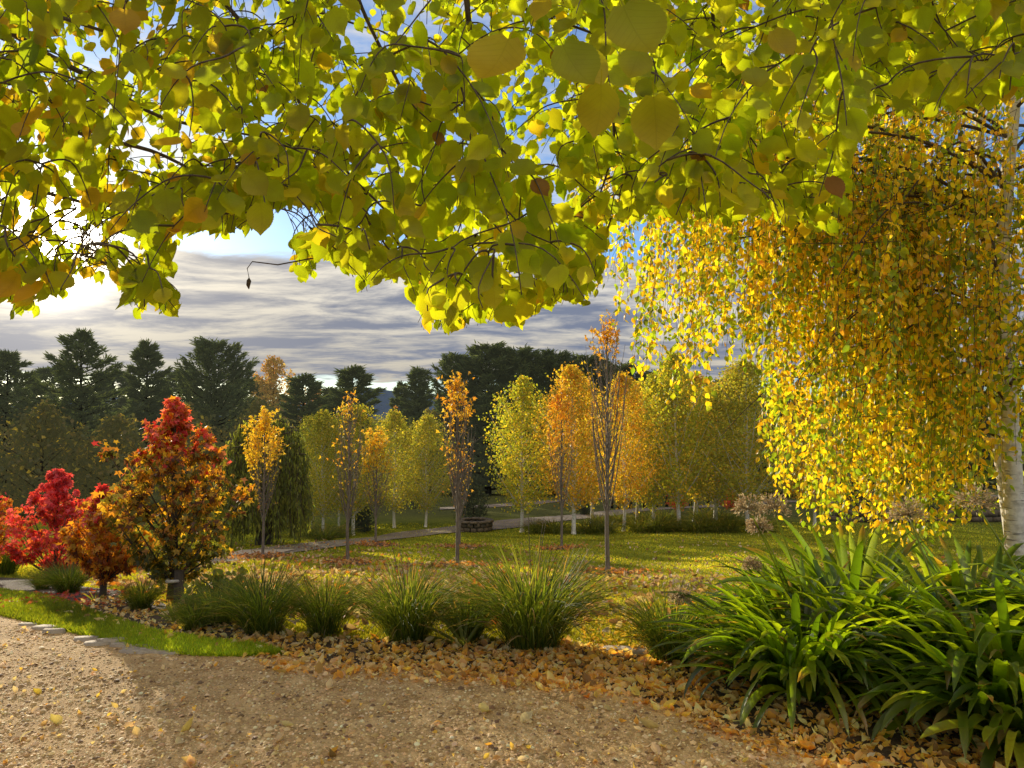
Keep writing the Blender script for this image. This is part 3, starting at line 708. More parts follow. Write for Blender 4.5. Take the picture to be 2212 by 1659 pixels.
# --- weeping willow
def willow(px, by, ty, half, label):
    g = ground(px, by); H = at(px, ty, g[1])[2] - g[2]; r = half / F * g[1]
    root = thing('willow_tree', label, 'tree', g)
    tb = MB(); tb.tube(wob(bez([0, 0, -.1], [.1, 0, H * .4], [0, .1, H * .8], 10), .03), np.linspace(.28, .05, 10), 8); tb.build('trunk', M['darkbark'], root, smooth=True)
    bb = MB(); lb = MB(); P = []; T = []
    for q in range(330):
        a = rng.uniform(0, 6.283); rr = r * math.sqrt(rng.uniform(.05, 1)); top = H * (1 - .36 * (rr / r) ** 3) * rng.uniform(.9, 1.0); L = top * rng.uniform(.55, .97)
        x, y = rr * math.cos(a), rr * math.sin(a); t = np.linspace(0, 1, 9)[:, None]
        pl = np.array([x, y, top]) + t * [x / (rr + .1) * .15, y / (rr + .1) * .15, -L] + np.cumsum(rng.normal(0, .015, (9, 3)), 0)
        bb.tube(pl, .008, 3)
        if q % 6 == 0: bb.tube(bez([0, 0, H * .5], [x * .4, y * .4, top + .1], pl[0], 7), np.linspace(.06, .015, 7), 4)
        u = rng.uniform(0, 8, 46); pp = np.stack([np.interp(u, range(9), pl[:, k]) for k in range(3)], 1) + rng.normal(0, .05, (46, 3)); P.append(pp)
    bb.build('branches', M['twig'], root)
    P = np.concatenate(P); P = P[P[:, 2] > .05]; n_ = len(P); S, T, Nn = frames(np.stack([rng.normal(0, .3, n_), rng.normal(0, .3, n_), -np.ones(n_)], 1), rvec(n_))
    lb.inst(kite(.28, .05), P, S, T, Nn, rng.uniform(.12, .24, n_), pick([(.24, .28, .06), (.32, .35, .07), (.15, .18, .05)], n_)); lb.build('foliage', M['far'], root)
willow(570, 1178, 888, 92, 'drooping dark green weeping willow left of the birches')

# --- conifers
def conifer(loc, H, rad, label, kind_='pine', group=None, name='conifer_tree'):
    root = thing(name, label, 'tree', loc, group)
    tb = MB(); tp = wob(bez([0, 0, -.3], [0, 0, H * .5], [0, 0, H * .98], 12), H * .003); tb.tube(tp, np.linspace(H * .02, .02, 12), 7); tb.build('trunk', M['darkbark'], root, smooth=True)
    bb = MB(); P = []; T = []
    nb = 92 if kind_ == 'pine' else 120
    for q in range(nb):
        t = (q + rng.random()) / nb; b0 = .10 if kind_ == 'pine' else .02
        z = H * (b0 + (1 - b0) * t ** .95); a = q * 2.4 + rng.uniform(-.5, .5)
        if kind_ == 'pine': r = rad * (1 - t ** 1.5) ** .75 * rng.choice([rng.uniform(.35, .8), rng.uniform(.8, 1.5)]) * min(1, .75 + t * 3) + .2
        else: r = rad * (1 - t ** 2.2) ** .6 * rng.uniform(.55, 1.25) + .3
        d = np.array([math.cos(a), math.sin(a), 0]); rise = r * (.35 if kind_ == 'pine' else .75) * (1 if t > .3 else .4)
        pl = wob(bez([0, 0, z], d * r * .55 + [0, 0, z + rise * .15], d * r + [0, 0, z + rise], 8), r * .02)
        bb.tube(pl, np.linspace(.012 * H * (1 - t) ** .8 * .6 + .015, .01, 8), 4)
        m_ = int(170 * (.4 + r / rad)); u = rng.beta(1.9, 1.0, m_) * 7
        c = np.stack([np.interp(u, range(8), pl[:, k]) for k in range(3)], 1)
        sw = np.cross(d, [0, 0, 1.]); off = rng.normal(0, 1, (m_, 1)) * r * .12 * (1 - u[:, None] / 9)
        P.append(c + sw * off + rng.normal(0, 1, (m_, 3)) * [.10, .10, .09] * (H / 12)); T.append(d * .8 + sw * np.sign(off) * .6 + [0, 0, .45] + rng.normal(0, .35, (m_, 3)))
    # leader tuft
    P.append(np.stack([rng.normal(0, .1, 60), rng.normal(0, .1, 60), rng.uniform(H * .93, H * 1.01, 60)], 1)); T.append(rng.normal(0, .35, (60, 3)) + [0, 0, 1])
    bb.build('branches', M['darkbark'], root)
    P = np.concatenate(P); T = np.concatenate(T); n_ = len(P); S, T, Nn = frames(T, rvec(n_))
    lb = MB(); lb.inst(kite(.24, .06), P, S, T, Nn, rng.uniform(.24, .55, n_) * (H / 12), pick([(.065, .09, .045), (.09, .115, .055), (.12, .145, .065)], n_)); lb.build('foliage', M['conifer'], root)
    return root
CG = 'dark conifers along the skyline'
def place_far(px, top, Y, by=None):
    x = (px - CX) / F * Y; z = float(gz(x, Y)); H = at(px, top, Y)[2] - z; return np.array([x, Y, z]), H
# px, top py, half width px, Y, type, label
cons = [
 (175, 722, 100, 58, 'pine', 'tallest ragged pine behind the crimson tree'),
 (15, 765, 75, 60, 'pine', 'pine at the far left edge of the view'),
 (318, 745, 58, 62, 'pine', 'narrow pine between the tall ragged pine and the rounded dark one'),
 (462, 748, 86, 64, 'cypress', 'rounded dense cypress with a broad dark crown'),
 (655, 815, 55, 66, 'pine', 'small dark pine right of the orange brown trees'),
 (762, 798, 58, 66, 'pine', 'dark pine just left of the gap in the skyline'),
 (868, 830, 26, 70, 'pine', 'short pine just right of the gap in the skyline'),
 (905, 800, 40, 68, 'pine', 'pine leaning on the left end of the cypress hedge'),
 (985, 775, 58, 62, 'cypress', 'leftmost feathery cypress of the tall hedge'),
 (1055, 755, 60, 61, 'cypress', 'tallest feathery cypress of the tall hedge'),
 (1125, 762, 60, 61, 'cypress', 'feathery cypress of the hedge behind the lime green birch'),
 (1195, 770, 60, 61, 'cypress', 'feathery cypress of the hedge behind the orange columnar tree'),
 (1265, 778, 60, 62, 'cypress', 'right feathery cypress of the tall hedge'),
 (95, 868, 90, 50, 'dec', 'rounded dark olive tree in front of the tall ragged pine'),
 (250, 890, 70, 52, 'dec', 'rounded dark olive tree behind the orange and rust tree'),
 (400, 872, 70, 56, 'dec', 'rounded dark olive tree behind the pink topped tree'),
 (560, 860, 66, 60, 'dec', 'rounded dark olive tree rising behind the weeping willow'),
 (-110, 760, 90, 60, 'pine', 'pine beyond the left edge of the view'),
 (-260, 740, 100, 58, 'pine', 'broad pine far outside the left edge'),
 (95, 800, 80, 92, 'pine', 'distant pine filling the skyline between the left edge pine and the tallest'),
 (245, 808, 70, 90, 'pine', 'distant pine filling the skyline right of the tallest ragged pine'),
 (385, 806, 66, 94, 'pine', 'distant pine filling the skyline left of the rounded cypress'),
 (545, 826, 60, 92, 'cypress', 'distant dark cypress under the round orange brown tree'),
 (712, 842, 50, 96, 'pine', 'distant low pine between the two small dark pines'),
 (1345, 795, 60, 64, 'cypress', 'dark cypress behind the tall bare tree'),
 (1430, 810, 60, 66, 'cypress', 'dark cypress behind the right hand grove'),
 (1560, 830, 70, 68, 'cypress', 'dark cypress behind the red saplings'),
 (1700, 850, 80, 60, 'pine', 'dark pine behind the weeping birch foliage'),
 (1900, 860, 90, 58, 'pine', 'second dark pine behind the weeping birch foliage'),
 (2120, 850, 90, 56, 'pine', 'dark pine behind the white weeping birch trunk'),
]
cp = {}
for px, ty, hw, Y, kd, lab in cons:
    if px < 850: Y *= .76
    if kd == 'dec':
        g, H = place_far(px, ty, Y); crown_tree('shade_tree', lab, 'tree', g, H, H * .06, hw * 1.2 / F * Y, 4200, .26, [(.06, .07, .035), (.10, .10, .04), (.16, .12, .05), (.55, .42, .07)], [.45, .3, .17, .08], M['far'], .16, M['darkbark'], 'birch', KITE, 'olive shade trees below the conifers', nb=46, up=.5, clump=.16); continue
    g, H = place_far(px, ty, Y); key = kd + ('a' if hw > 72 else 'b')
    if key not in cp:
        cp[key] = (conifer(g, H, hw / F * Y, lab, kd, CG), H, hw / F * Y)
    else:
        o0, H0, r0 = cp[key]; o = dup(o0, g, rng.uniform(0, 6.28), 1, lab, CG); s_ = (hw * 1.3 / F * Y) / r0; o.scale = (s_, s_, H / H0)

# --- deciduous trees among the conifers
def far_dec(px, ty, hw, Y, cols, lab, nleaf=5200, size=.26, bare=.25, shape='egg'):
    g, H = place_far(px, ty, Y)
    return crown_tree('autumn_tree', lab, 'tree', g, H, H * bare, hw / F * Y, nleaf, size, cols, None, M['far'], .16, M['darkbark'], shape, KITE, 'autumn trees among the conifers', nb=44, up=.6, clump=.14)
RB = [(.34, .20, .08), (.28, .15, .07), (.42, .24, .08), (.2, .13, .06)]
far_dec(588, 765, 62, 68, [(.42, .26, .10), (.36, .18, .09), (.46, .32, .10)], 'round orange brown tree rising between the dark crowns')
far_dec(680, 822, 42, 72, [(.42, .16, .12), (.36, .2, .1), (.5, .22, .12)], 'thin pinkish tree behind the small dark pine', 2200)
far_dec(90, 880, 95, 44, [(.16, .12, .05), (.20, .12, .05), (.12, .11, .045)], 'broad rusty brown tree in the shade behind the crimson tree', 6500, .2, .12)
far_dec(230, 930, 60, 40, [(.34, .30, .05), (.2, .2, .04), (.4, .3, .05)], 'yellow green tree glowing in the gap behind the left bed', 3200, .16, .2)
far_dec(430, 905, 60, 48, [(.22, .17, .05), (.28, .2, .05)], 'brownish tree in the shade left of the weeping willow', 4200, .2, .15)
far_dec(640, 900, 50, 54, [(.22, .17, .05), (.30, .20, .06)], 'bronze tree in the shade above the olive birches', 3800, .2, .15)
far_dec(855, 872, 20, 66, [(.5, .3, .1), (.45, .22, .08)], 'little orange tree standing in the skyline gap', 900, .2, .1)
far_dec(930, 880, 45, 62, [(.22, .22, .06), (.3, .26, .06)], 'dull yellow tree in front of the cypress hedge', 2600, .2, .15)
far_dec(1580, 790, 60, 44, [(.5, .36, .08), (.36, .3, .05), (.56, .42, .2)], 'pale gold tree rising right of the dangling strands', 4200, .13, .2)
# red saplings
for px, by, ty, lab in [(1462, 1108, 1062, 'red leafed sapling behind the white birch trunk'), (1583, 1110, 1058, 'red orange sapling left of the dried flower heads')]:
    g = ground(px, by); H = at(px, ty, g[1])[2] - g[2]
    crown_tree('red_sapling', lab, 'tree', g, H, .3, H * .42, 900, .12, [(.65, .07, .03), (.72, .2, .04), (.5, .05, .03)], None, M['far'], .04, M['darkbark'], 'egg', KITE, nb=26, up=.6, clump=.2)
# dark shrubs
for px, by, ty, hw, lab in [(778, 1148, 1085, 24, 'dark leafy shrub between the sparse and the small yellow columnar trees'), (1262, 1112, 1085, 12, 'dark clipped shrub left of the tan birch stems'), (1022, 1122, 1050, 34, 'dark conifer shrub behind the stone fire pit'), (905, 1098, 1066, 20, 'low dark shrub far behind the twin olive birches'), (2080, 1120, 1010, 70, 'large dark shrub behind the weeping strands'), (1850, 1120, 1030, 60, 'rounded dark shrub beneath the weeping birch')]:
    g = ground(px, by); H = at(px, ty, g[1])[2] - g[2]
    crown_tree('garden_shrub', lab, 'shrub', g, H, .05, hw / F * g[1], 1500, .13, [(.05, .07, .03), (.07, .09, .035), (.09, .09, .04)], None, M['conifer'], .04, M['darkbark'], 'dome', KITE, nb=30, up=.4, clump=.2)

# ------------------------------------------------------------------ strap and grass plants
def fountain(n_, L, wd, spread, cols, m_, base_r, segs=6, arch=1.0, fold=.25, upr=.2, bd=(20, 95)):
    mb = MB(); t = np.linspace(0, 1, segs + 1)
    for q in range(n_):
        a = rng.uniform(0, 6.283); rr = base_r * math.sqrt(rng.random()); b = np.array([rr * math.cos(a), rr * math.sin(a), 0])
        a2 = a + rng.normal(0, .5); d = np.array([math.cos(a2), math.sin(a2), 0.]); l = L * rng.uniform(.65, 1.12); w = wd * rng.uniform(.75, 1.2)
        th0 = R(rng.uniform(3, 30)) * upr / .2 * (rr / base_r * .8 + .3); bend = R(rng.uniform(*bd)) * arch
        th = th0 + bend * t ** 1.5; hx = np.concatenate([[0], np.cumsum(np.sin(th[1:]) * l / segs)]); hz_ = np.concatenate([[0], np.cumsum(np.cos(th[1:]) * l / segs)])
        pl = b + d * hx[:, None] * spread + np.array([0, 0, 1.]) * hz_[:, None]; side = np.cross(d, [0, 0, 1.]); tw = rng.normal(0, .25)
        side = side * math.cos(tw) + np.array([0, 0, math.sin(tw)])
        ww = w * np.where(t < .6, .75 + .25 * np.sin(t / .6 * math.pi / 2), np.sqrt(np.clip(1 - ((t - .6) / .4) ** 2, 0, 1))) ; ww[-1] = w * .05
        pl[:, 2] = np.maximum(pl[:, 2], .01)
        up = np.array([0, 0, fold * 1.0])
        A = pl + side * ww[:, None] / 2 + up * ww[:, None]; B = pl - side * ww[:, None] / 2 + up * ww[:, None]
        V = np.stack([A, pl, B], 1).reshape(-1, 3); fl = []
        for k_ in range(segs): o = k_ * 3; fl += [o, o + 1, o + 4, o + 3, o + 1, o + 2, o + 5, o + 4]
        c = np.array(cols[rng.integers(len(cols))]) * rng.uniform(.75, 1.25); C = np.tile(c, (len(V), 1))
        if rng.random() < .12: C[-6:] = [.42, .30, .10]
        mb.add(V, fl, [4] * (2 * segs), np.clip(C, 0, 1))
    return mb
GC = [(.12, .19, .03), (.17, .25, .035), (.08, .13, .025), (.25, .30, .06)]
def clump_proto(loc, label, n_=420, L=.70):
    root = thing('grass_clump', label, 'plant', loc, 'strappy grass clumps along the bed')
    fountain(n_, L, .0075, 1.15, GC, None, .17, 6, 1.0, .3).build('blades', M['blade'], root)
    fountain(26, L * .7, .008, 1.1, [(.42, .33, .16), (.5, .38, .2)], None, .12, 6, 1.5).build('dry_blades', M['straw'], root)
    fb = MB()
    for q in range(3):
        a = rng.uniform(0, 6.28); d = np.array([math.cos(a), math.sin(a), 0]) * .15; fb.tube(bez([0, 0, 0], d * .3 + [0, 0, L * .7], d + [0, 0, L * rng.uniform(1.0, 1.25)], 7), np.linspace(.003, .0015, 7), 4)
    fb.build('flower_stalk', M['twig'], root)
    return root
lom = [(880, 1382, 1245, 'wide grass clump left of the iris with lit tips'), (1150, 1398, 1225, 'largest grass clump, right of centre in the bed'),
       (570, 1368, 1250, 'dense grass clump right of the pink topped tree'), (702, 1372, 1262, 'upright grass clump between two wider ones'),
       (1450, 1425, 1305, 'grass clump at the left foot of the agapanthus'), (470, 1350, 1270, 'grass clump in front of the yellow green shrub'),
       (305, 1318, 1262, 'small dark grass clump left of the timber stake'), (148, 1282, 1222, 'grass clump under the crimson tree'),
       (92, 1275, 1235, 'low grass clump at the left end of the bed'), (8, 1240, 1165, 'tall grass clump at the left edge of the lawn'), (1010, 1380, 1290, 'pale thin grass clump tucked left of the largest one'), (420, 1362, 1300, 'low grass clump just behind the iris fan of the left bed')]
pr = []
for q, (px, by, ty, lab) in enumerate(lom):
    g = ground(px, by, .0); H = (at(px, ty, g[1])[2] - g[2]); 
    if q < 3: o = clump_proto(g, lab, [620, 680, 560][q]); pr.append(o); o.scale = (H / .52,) * 3
    else:
        o = dup(pr[q % 3], g, rng.uniform(0, 6.28), H / .52, lab, 'strappy grass clumps along the bed'); 
        if 'upright' in lab: o.scale = (H / .6, H / .6, H / .5)

def iris(px, by, ty, n_, label, lean=0):
    g = ground(px, by); H = at(px, ty, g[1])[2] - g[2]; root = thing('iris_plant', label, 'plant', g)
    mb = MB()
    for q in range(n_):
        a = R(-55 + 110 * q / (n_ - 1) + rng.uniform(-8, 8)) + lean; l = H * rng.uniform(.7, 1.1); t = np.linspace(0, 1, 7)
        d = np.array([math.sin(a), rng.normal(0, .15), math.cos(a)]); pl = np.array([0, 0, 0]) + d * t[:, None] * l + np.array([math.sin(a) * .12, 0, -.1]) * l * t[:, None] ** 2.5
        w = .028 * np.array([.6, .9, 1, .95, .8, .5, .02]) * l / .4; s = unit(np.cross(d, [0.1, 1., 0.2]))
        V = np.stack([pl + s * w[:, None] / 2, pl + [0, -.004, 0], pl - s * w[:, None] / 2], 1).reshape(-1, 3); fl = []
        for k_ in range(6): o = k_ * 3; fl += [o, o + 1, o + 4, o + 3, o + 1, o + 2, o + 5, o + 4]
        c = np.array([.22, .27, .05]) * rng.uniform(.8, 1.2); C = np.tile(c, (21, 1)); C[-6:] = [.55, .38, .08]; mb.add(V, fl, [4] * 12, C)
    mb.build('sword_leaves', M['blade'], root)
iris(1002, 1398, 1290, 6, 'iris with yellowing sword leaves standing in front of the grass clumps', R(-28))
iris(375, 1345, 1283, 10, 'iris fan in front of the timber stake')
iris(205, 1300, 1265, 7, 'dull iris fan beside the thin trunk of the rust tree')
g = ground(470, 1330); crown_tree('leafy_shrub', 'yellow green leafy shrub behind the grass clumps', 'shrub', g, .34, .02, .30, 420, .05, [(.32, .36, .05), (.22, .28, .04)], None, M['leaf'], .01, M['twig'], 'dome', LEAF_SM, nb=20, up=.5, clump=.25)

# agapanthus
AC = [(.14, .25, .022), (.20, .33, .026), (.08, .16, .018), (.28, .40, .035)]
def agap(loc, label, n_, L, w, heads=()):
    n_ = int(n_ * 1.25); root = thing('agapanthus', label, 'plant', loc, 'agapanthus clumps on the right')
    fountain(n_, L, w, 1.05, AC, None, .30, 10, 1.0, .22, .34, (38, 122)).build('strap_leaves', M['strap'], root, smooth=True)
    fountain(26, L * .75, w * .8, 1.1, [(.5, .42, .12), (.4, .3, .12)], None, .24, 9, 1.4, .22, .3).build('yellow_leaves', M['straw'], root, smooth=True)
    for hx_, hy_, HY, hr in heads:
        tip = at(hx_, hy_, HY) - loc; sb = MB(); b0 = np.array([tip[0] * .45, tip[1] * .3, .1])
        sb.tube(bez(b0, b0 * .6 + tip * .4 + [0, 0, .1], tip, 12), np.linspace(.007, .005, 12), 6, (.2, .26, .06)); st = sb.build('flower_stem', M['strap'], root, smooth=True)
        hb = MB(); dirs = rvec(120); dirs[:, 2] = np.abs(dirs[:, 2]) * 1.0 - .35; dirs = unit(dirs); P0 = []; cc = []
        for d in dirs:
            e = tip + d * hr * rng.uniform(.6, 1.0); hb.tube(bez(tip, tip + d * hr * .5 + [0, 0, .01], e, 4), .0011, 3, (.55, .45, .28))
            for _ in range(3): P0.append(e + rng.normal(0, .006, 3)); cc.append(d)
        P0 = np.array(P0); cc = np.array(cc) + rng.normal(0, .5, (len(P0), 3)); S, T, Nn = frames(cc, rvec(len(P0)))
        hb.inst(kite(.42, .3), P0, S, T, Nn, rng.uniform(.014, .026, len(P0)), pick([(.62, .50, .32), (.72, .60, .40), (.5, .38, .22)], len(P0)))
        hb.build('seed_head', M['straw'], st)
    return root
def aloc(X, Y): return np.array([X, Y, float(gz(X, Y))])
agap(aloc(1.68, 4.30), 'leftmost agapanthus clump spilling bright leaves over the leaf drift', 360, .72, 0.040, [(1470, 1290, 4.5, .062)])
agap(aloc(2.15, 4.65), 'agapanthus clump behind, carrying pale dried flower heads above the lawn', 300, .90, 0.050, [(1618, 1100, 4.4, .085), (1668, 1098, 4.6, .10), (1625, 1222, 4.7, .05), (1640, 1140, 4.5, .07)])
agap(aloc(2.65, 4.1), 'middle agapanthus clump with a tall dried head against the weeping birch', 310, .90, 0.050, [(1962, 1112, 4.3, .10)])
agap(aloc(2.45, 3.72), 'agapanthus clump at the front right with dark drooping leaves', 320, .68, 0.046)
agap(aloc(3.35, 3.9), 'agapanthus clump in the right corner below the birch trunk', 300, .92, 0.053, [(2105, 1085, 4.1, .10)])
agap(aloc(3.0, 4.9), 'agapanthus clump farthest back beside the white trunk', 240, .88, 0.050)
agap(aloc(4.1, 3.6), 'agapanthus clump partly beyond the right edge of the view', 240, .84, 0.055)
agap(aloc(3.05, 3.32), 'nearest agapanthus clump in the bottom right corner', 300, .62, 0.046)

# tussocks under the birches
tus = None
for q, (px, by, s_) in enumerate([(1160, 1152, 1), (1195, 1153, 1.1), (1275, 1152, 1.1), (1310, 1150, 1), (1385, 1150, 1.3), (1420, 1150, 1.35), (1450, 1148, 1.1), (1505, 1150, 1.2), (1540, 1148, 1.4), (1575, 1148, 1.2), (1295, 1132, .9), (1335, 1130, 1), (1400, 1130, 1.1), (1440, 1126, 1.1), (1520, 1128, 1.2), (1560, 1127, 1.1), (1640, 1148, 1.2), (700, 1168, 1), (735, 1162, 1), (655, 1160, 1.1)]):
    g = ground(px, by)
    if tus is None:
        tus = thing('tussock_grass', 'soft low grass mound in the rows under the birches', 'plant', g, 'grass mounds under the birches')
        fountain(420, .75, .012, 1.15, [(.12, .17, .035), (.17, .21, .05), (.08, .11, .03)], None, .3, 4, 1.25, .2, .4).build('blades', M['blade'], tus)
    else: dup(tus, g, rng.uniform(0, 6.28), s_, 'soft low grass mound in the rows under the birches', 'grass mounds under the birches')

# ------------------------------------------------------------------ hard objects
g = ground(386, 1306); H = at(386, 1232, g[1])[2] - g[2]
root = thing('tree_stake', 'dark square timber stake beside the largest tree of the left bed', 'stake', g)
mb = MB(); mb.box((0, 0, H / 2 - .05), (.075, .06, H + .1)); mb.build('post', M['timber'], root)
mb = MB(); mb.tube(np.array([[.03, 0, H * .7], [-.03, -.05, H * .71], [-.10, -.04, H * .70], [-.12, .03, H * .7]]), .016, 6); mb.build('tie_band', M['straw'], root)
# stone fire pit
g = ground(1025, 1146); root = thing('fire_pit', 'low round stone fire pit beside the path behind the copper speckled tree', 'fire pit', g); rr_ = 33 / F * g[1]
mb = MB()
for lv in range(2):
    for q in range(16):
        a = (q + lv * .5) * 2 * math.pi / 16; mb.box((rr_ * math.cos(a), rr_ * math.sin(a), .10 + lv * .185), (.2, 2 * math.pi * rr_ / 16 - .02, .17), a, .012)
mb.build('stone_ring', M['rustic'], root)
mb = MB()
for q in range(12):
    a = q * 2 * math.pi / 12; mb.box((rr_ * math.cos(a), rr_ * math.sin(a), .40), (.30, 2 * math.pi * rr_ / 12 - .015, .07), a, .008)
mb.build('coping_stones', M['rustic'], root)
# dark posts beyond the grove
pst = None
for px in [1322, 1336, 1350, 1362, 1392, 1404, 1418, 1440, 1455, 1475, 1492, 1530, 1555]:
    g = ground(px, 1098 - (px - 1322) * .03)
    if pst is None:
        pst = thing('vine_post', 'dark upright post in the row beyond the birches', 'post', g, 'dark posts beyond the birches')
        mb = MB(); mb.box((0, 0, .75), (.16, .16, 1.7)); mb.build('post', M['black'], pst); mb = MB(); mb.box((0, 0, 1.62), (.2, .2, .05)); mb.build('cap', M['black'], pst)
    else: dup(pst, g, 0, 1, 'dark upright post in the row beyond the birches', 'dark posts beyond the birches')
# low wall far right
g = ground(2000, 1128); mb = MB()
for lv in range(2):
    for q in range(34): mb.box((-4.2 + q * .5 + lv * .25, rng.uniform(-.02, .02), .14 + lv * .27), (.47, .35, .25), 0, .012)
root = thing('stone_wall', 'low dry stone wall seen under the weeping birch', 'wall', g); mb.build('stones', M['rustic'], root)

# edging stones
for q, (px, py, s_) in enumerate([(60, 1352, .07), (100, 1360, .09), (118, 1368, .07), (186, 1385, .08), (215, 1393, .10), (242, 1390, .09), (262, 1398, .06), (290, 1404, .09), (310, 1409, .12), (340, 1409, .10), (372, 1412, .10), (1350, 1412, .2)]):
    p = ground(px, py); m_ = 9; ang = np.linspace(0, 2 * math.pi, m_ + 1)[:-1]; rr = s_ * (1 + rng.uniform(-.25, .2, m_)); mb = MB(); h = rng.uniform(.012, .03)
    lo = np.stack([rr * np.cos(ang) * 1.2, rr * np.sin(ang) * .6, np.full(m_, -.02)], 1); hi = np.stack([rr * .93 * np.cos(ang) * 1.2, rr * .93 * np.sin(ang) * .6, h + rng.uniform(-.004, .004, m_)], 1)
    fl = []
    for j in range(m_): fl += [j, (j + 1) % m_, m_ + (j + 1) % m_, m_ + j]
    mb.add(np.vstack([lo, hi]) + p, fl + list(range(m_, 2 * m_)), [4] * m_ + [m_])
    o = mb.build('edging_stone', M['stonemat'], origin=p)
    if px < 1000: tag(o, 'flat pale edging stone between the gravel and the grass strip', 'stone', 'edging stones along the driveway')
    else: tag(o, 'flat tan stepping stone between the largest grass clump and the agapanthus', 'stone')

# notable single leaves on the gravel
FLV = [(1049, 1539, .085, (.72, .66, .35), 'large pale yellow leaf lying alone near the middle of the gravel'), (719, 1634, .05, (.82, .48, .05), 'small bright orange leaf at the bottom of the gravel left of centre'),
       (402, 1580, .08, (.80, .66, .25), 'cupped yellow leaf on the gravel left of the centre'), (123, 1567, .07, (.66, .60, .25), 'upturned olive yellow leaf near the left side of the gravel'),
       (82, 1502, .05, (.70, .58, .10), 'small yellow leaf high on the left of the gravel'), (625, 1572, .06, (.75, .68, .42), 'pale cream leaf on the gravel right of the cupped yellow one'),
       (1269, 1509, .055, (.80, .30, .04), 'rusty orange leaf on the gravel below the largest grass clump'), (1134, 1561, .07, (.74, .68, .45), 'pale leaf just right of the large one in mid gravel'),
       (1408, 1575, .09, (.66, .56, .32), 'long folded tan leaf on the gravel before the leaf drift'), (812, 1383, .07, (.85, .38, .05), 'bright orange leaf at the foot of the wide grass clump')]
for px, py, s_, c, lab in FLV:
    p = ground(px, py, .008); mb = MB(); T0 = unit(np.array([[rng.normal(), rng.normal(), .15]])); Nn = unit(np.array([[rng.normal(0, .3), rng.normal(0, .3), 1.]])); S = unit(np.cross(T0, Nn)); Nn = np.cross(S, T0)
    mb.inst(ovate(9, .8, .04, .3, .12, .7), p[None] - T0 * s_ * .6, S, T0, Nn, np.array([s_]), np.array([c])); o = mb.build('fallen_leaf', M['litter'], origin=p); tag(o, lab, 'leaf', 'single leaves on the gravel')

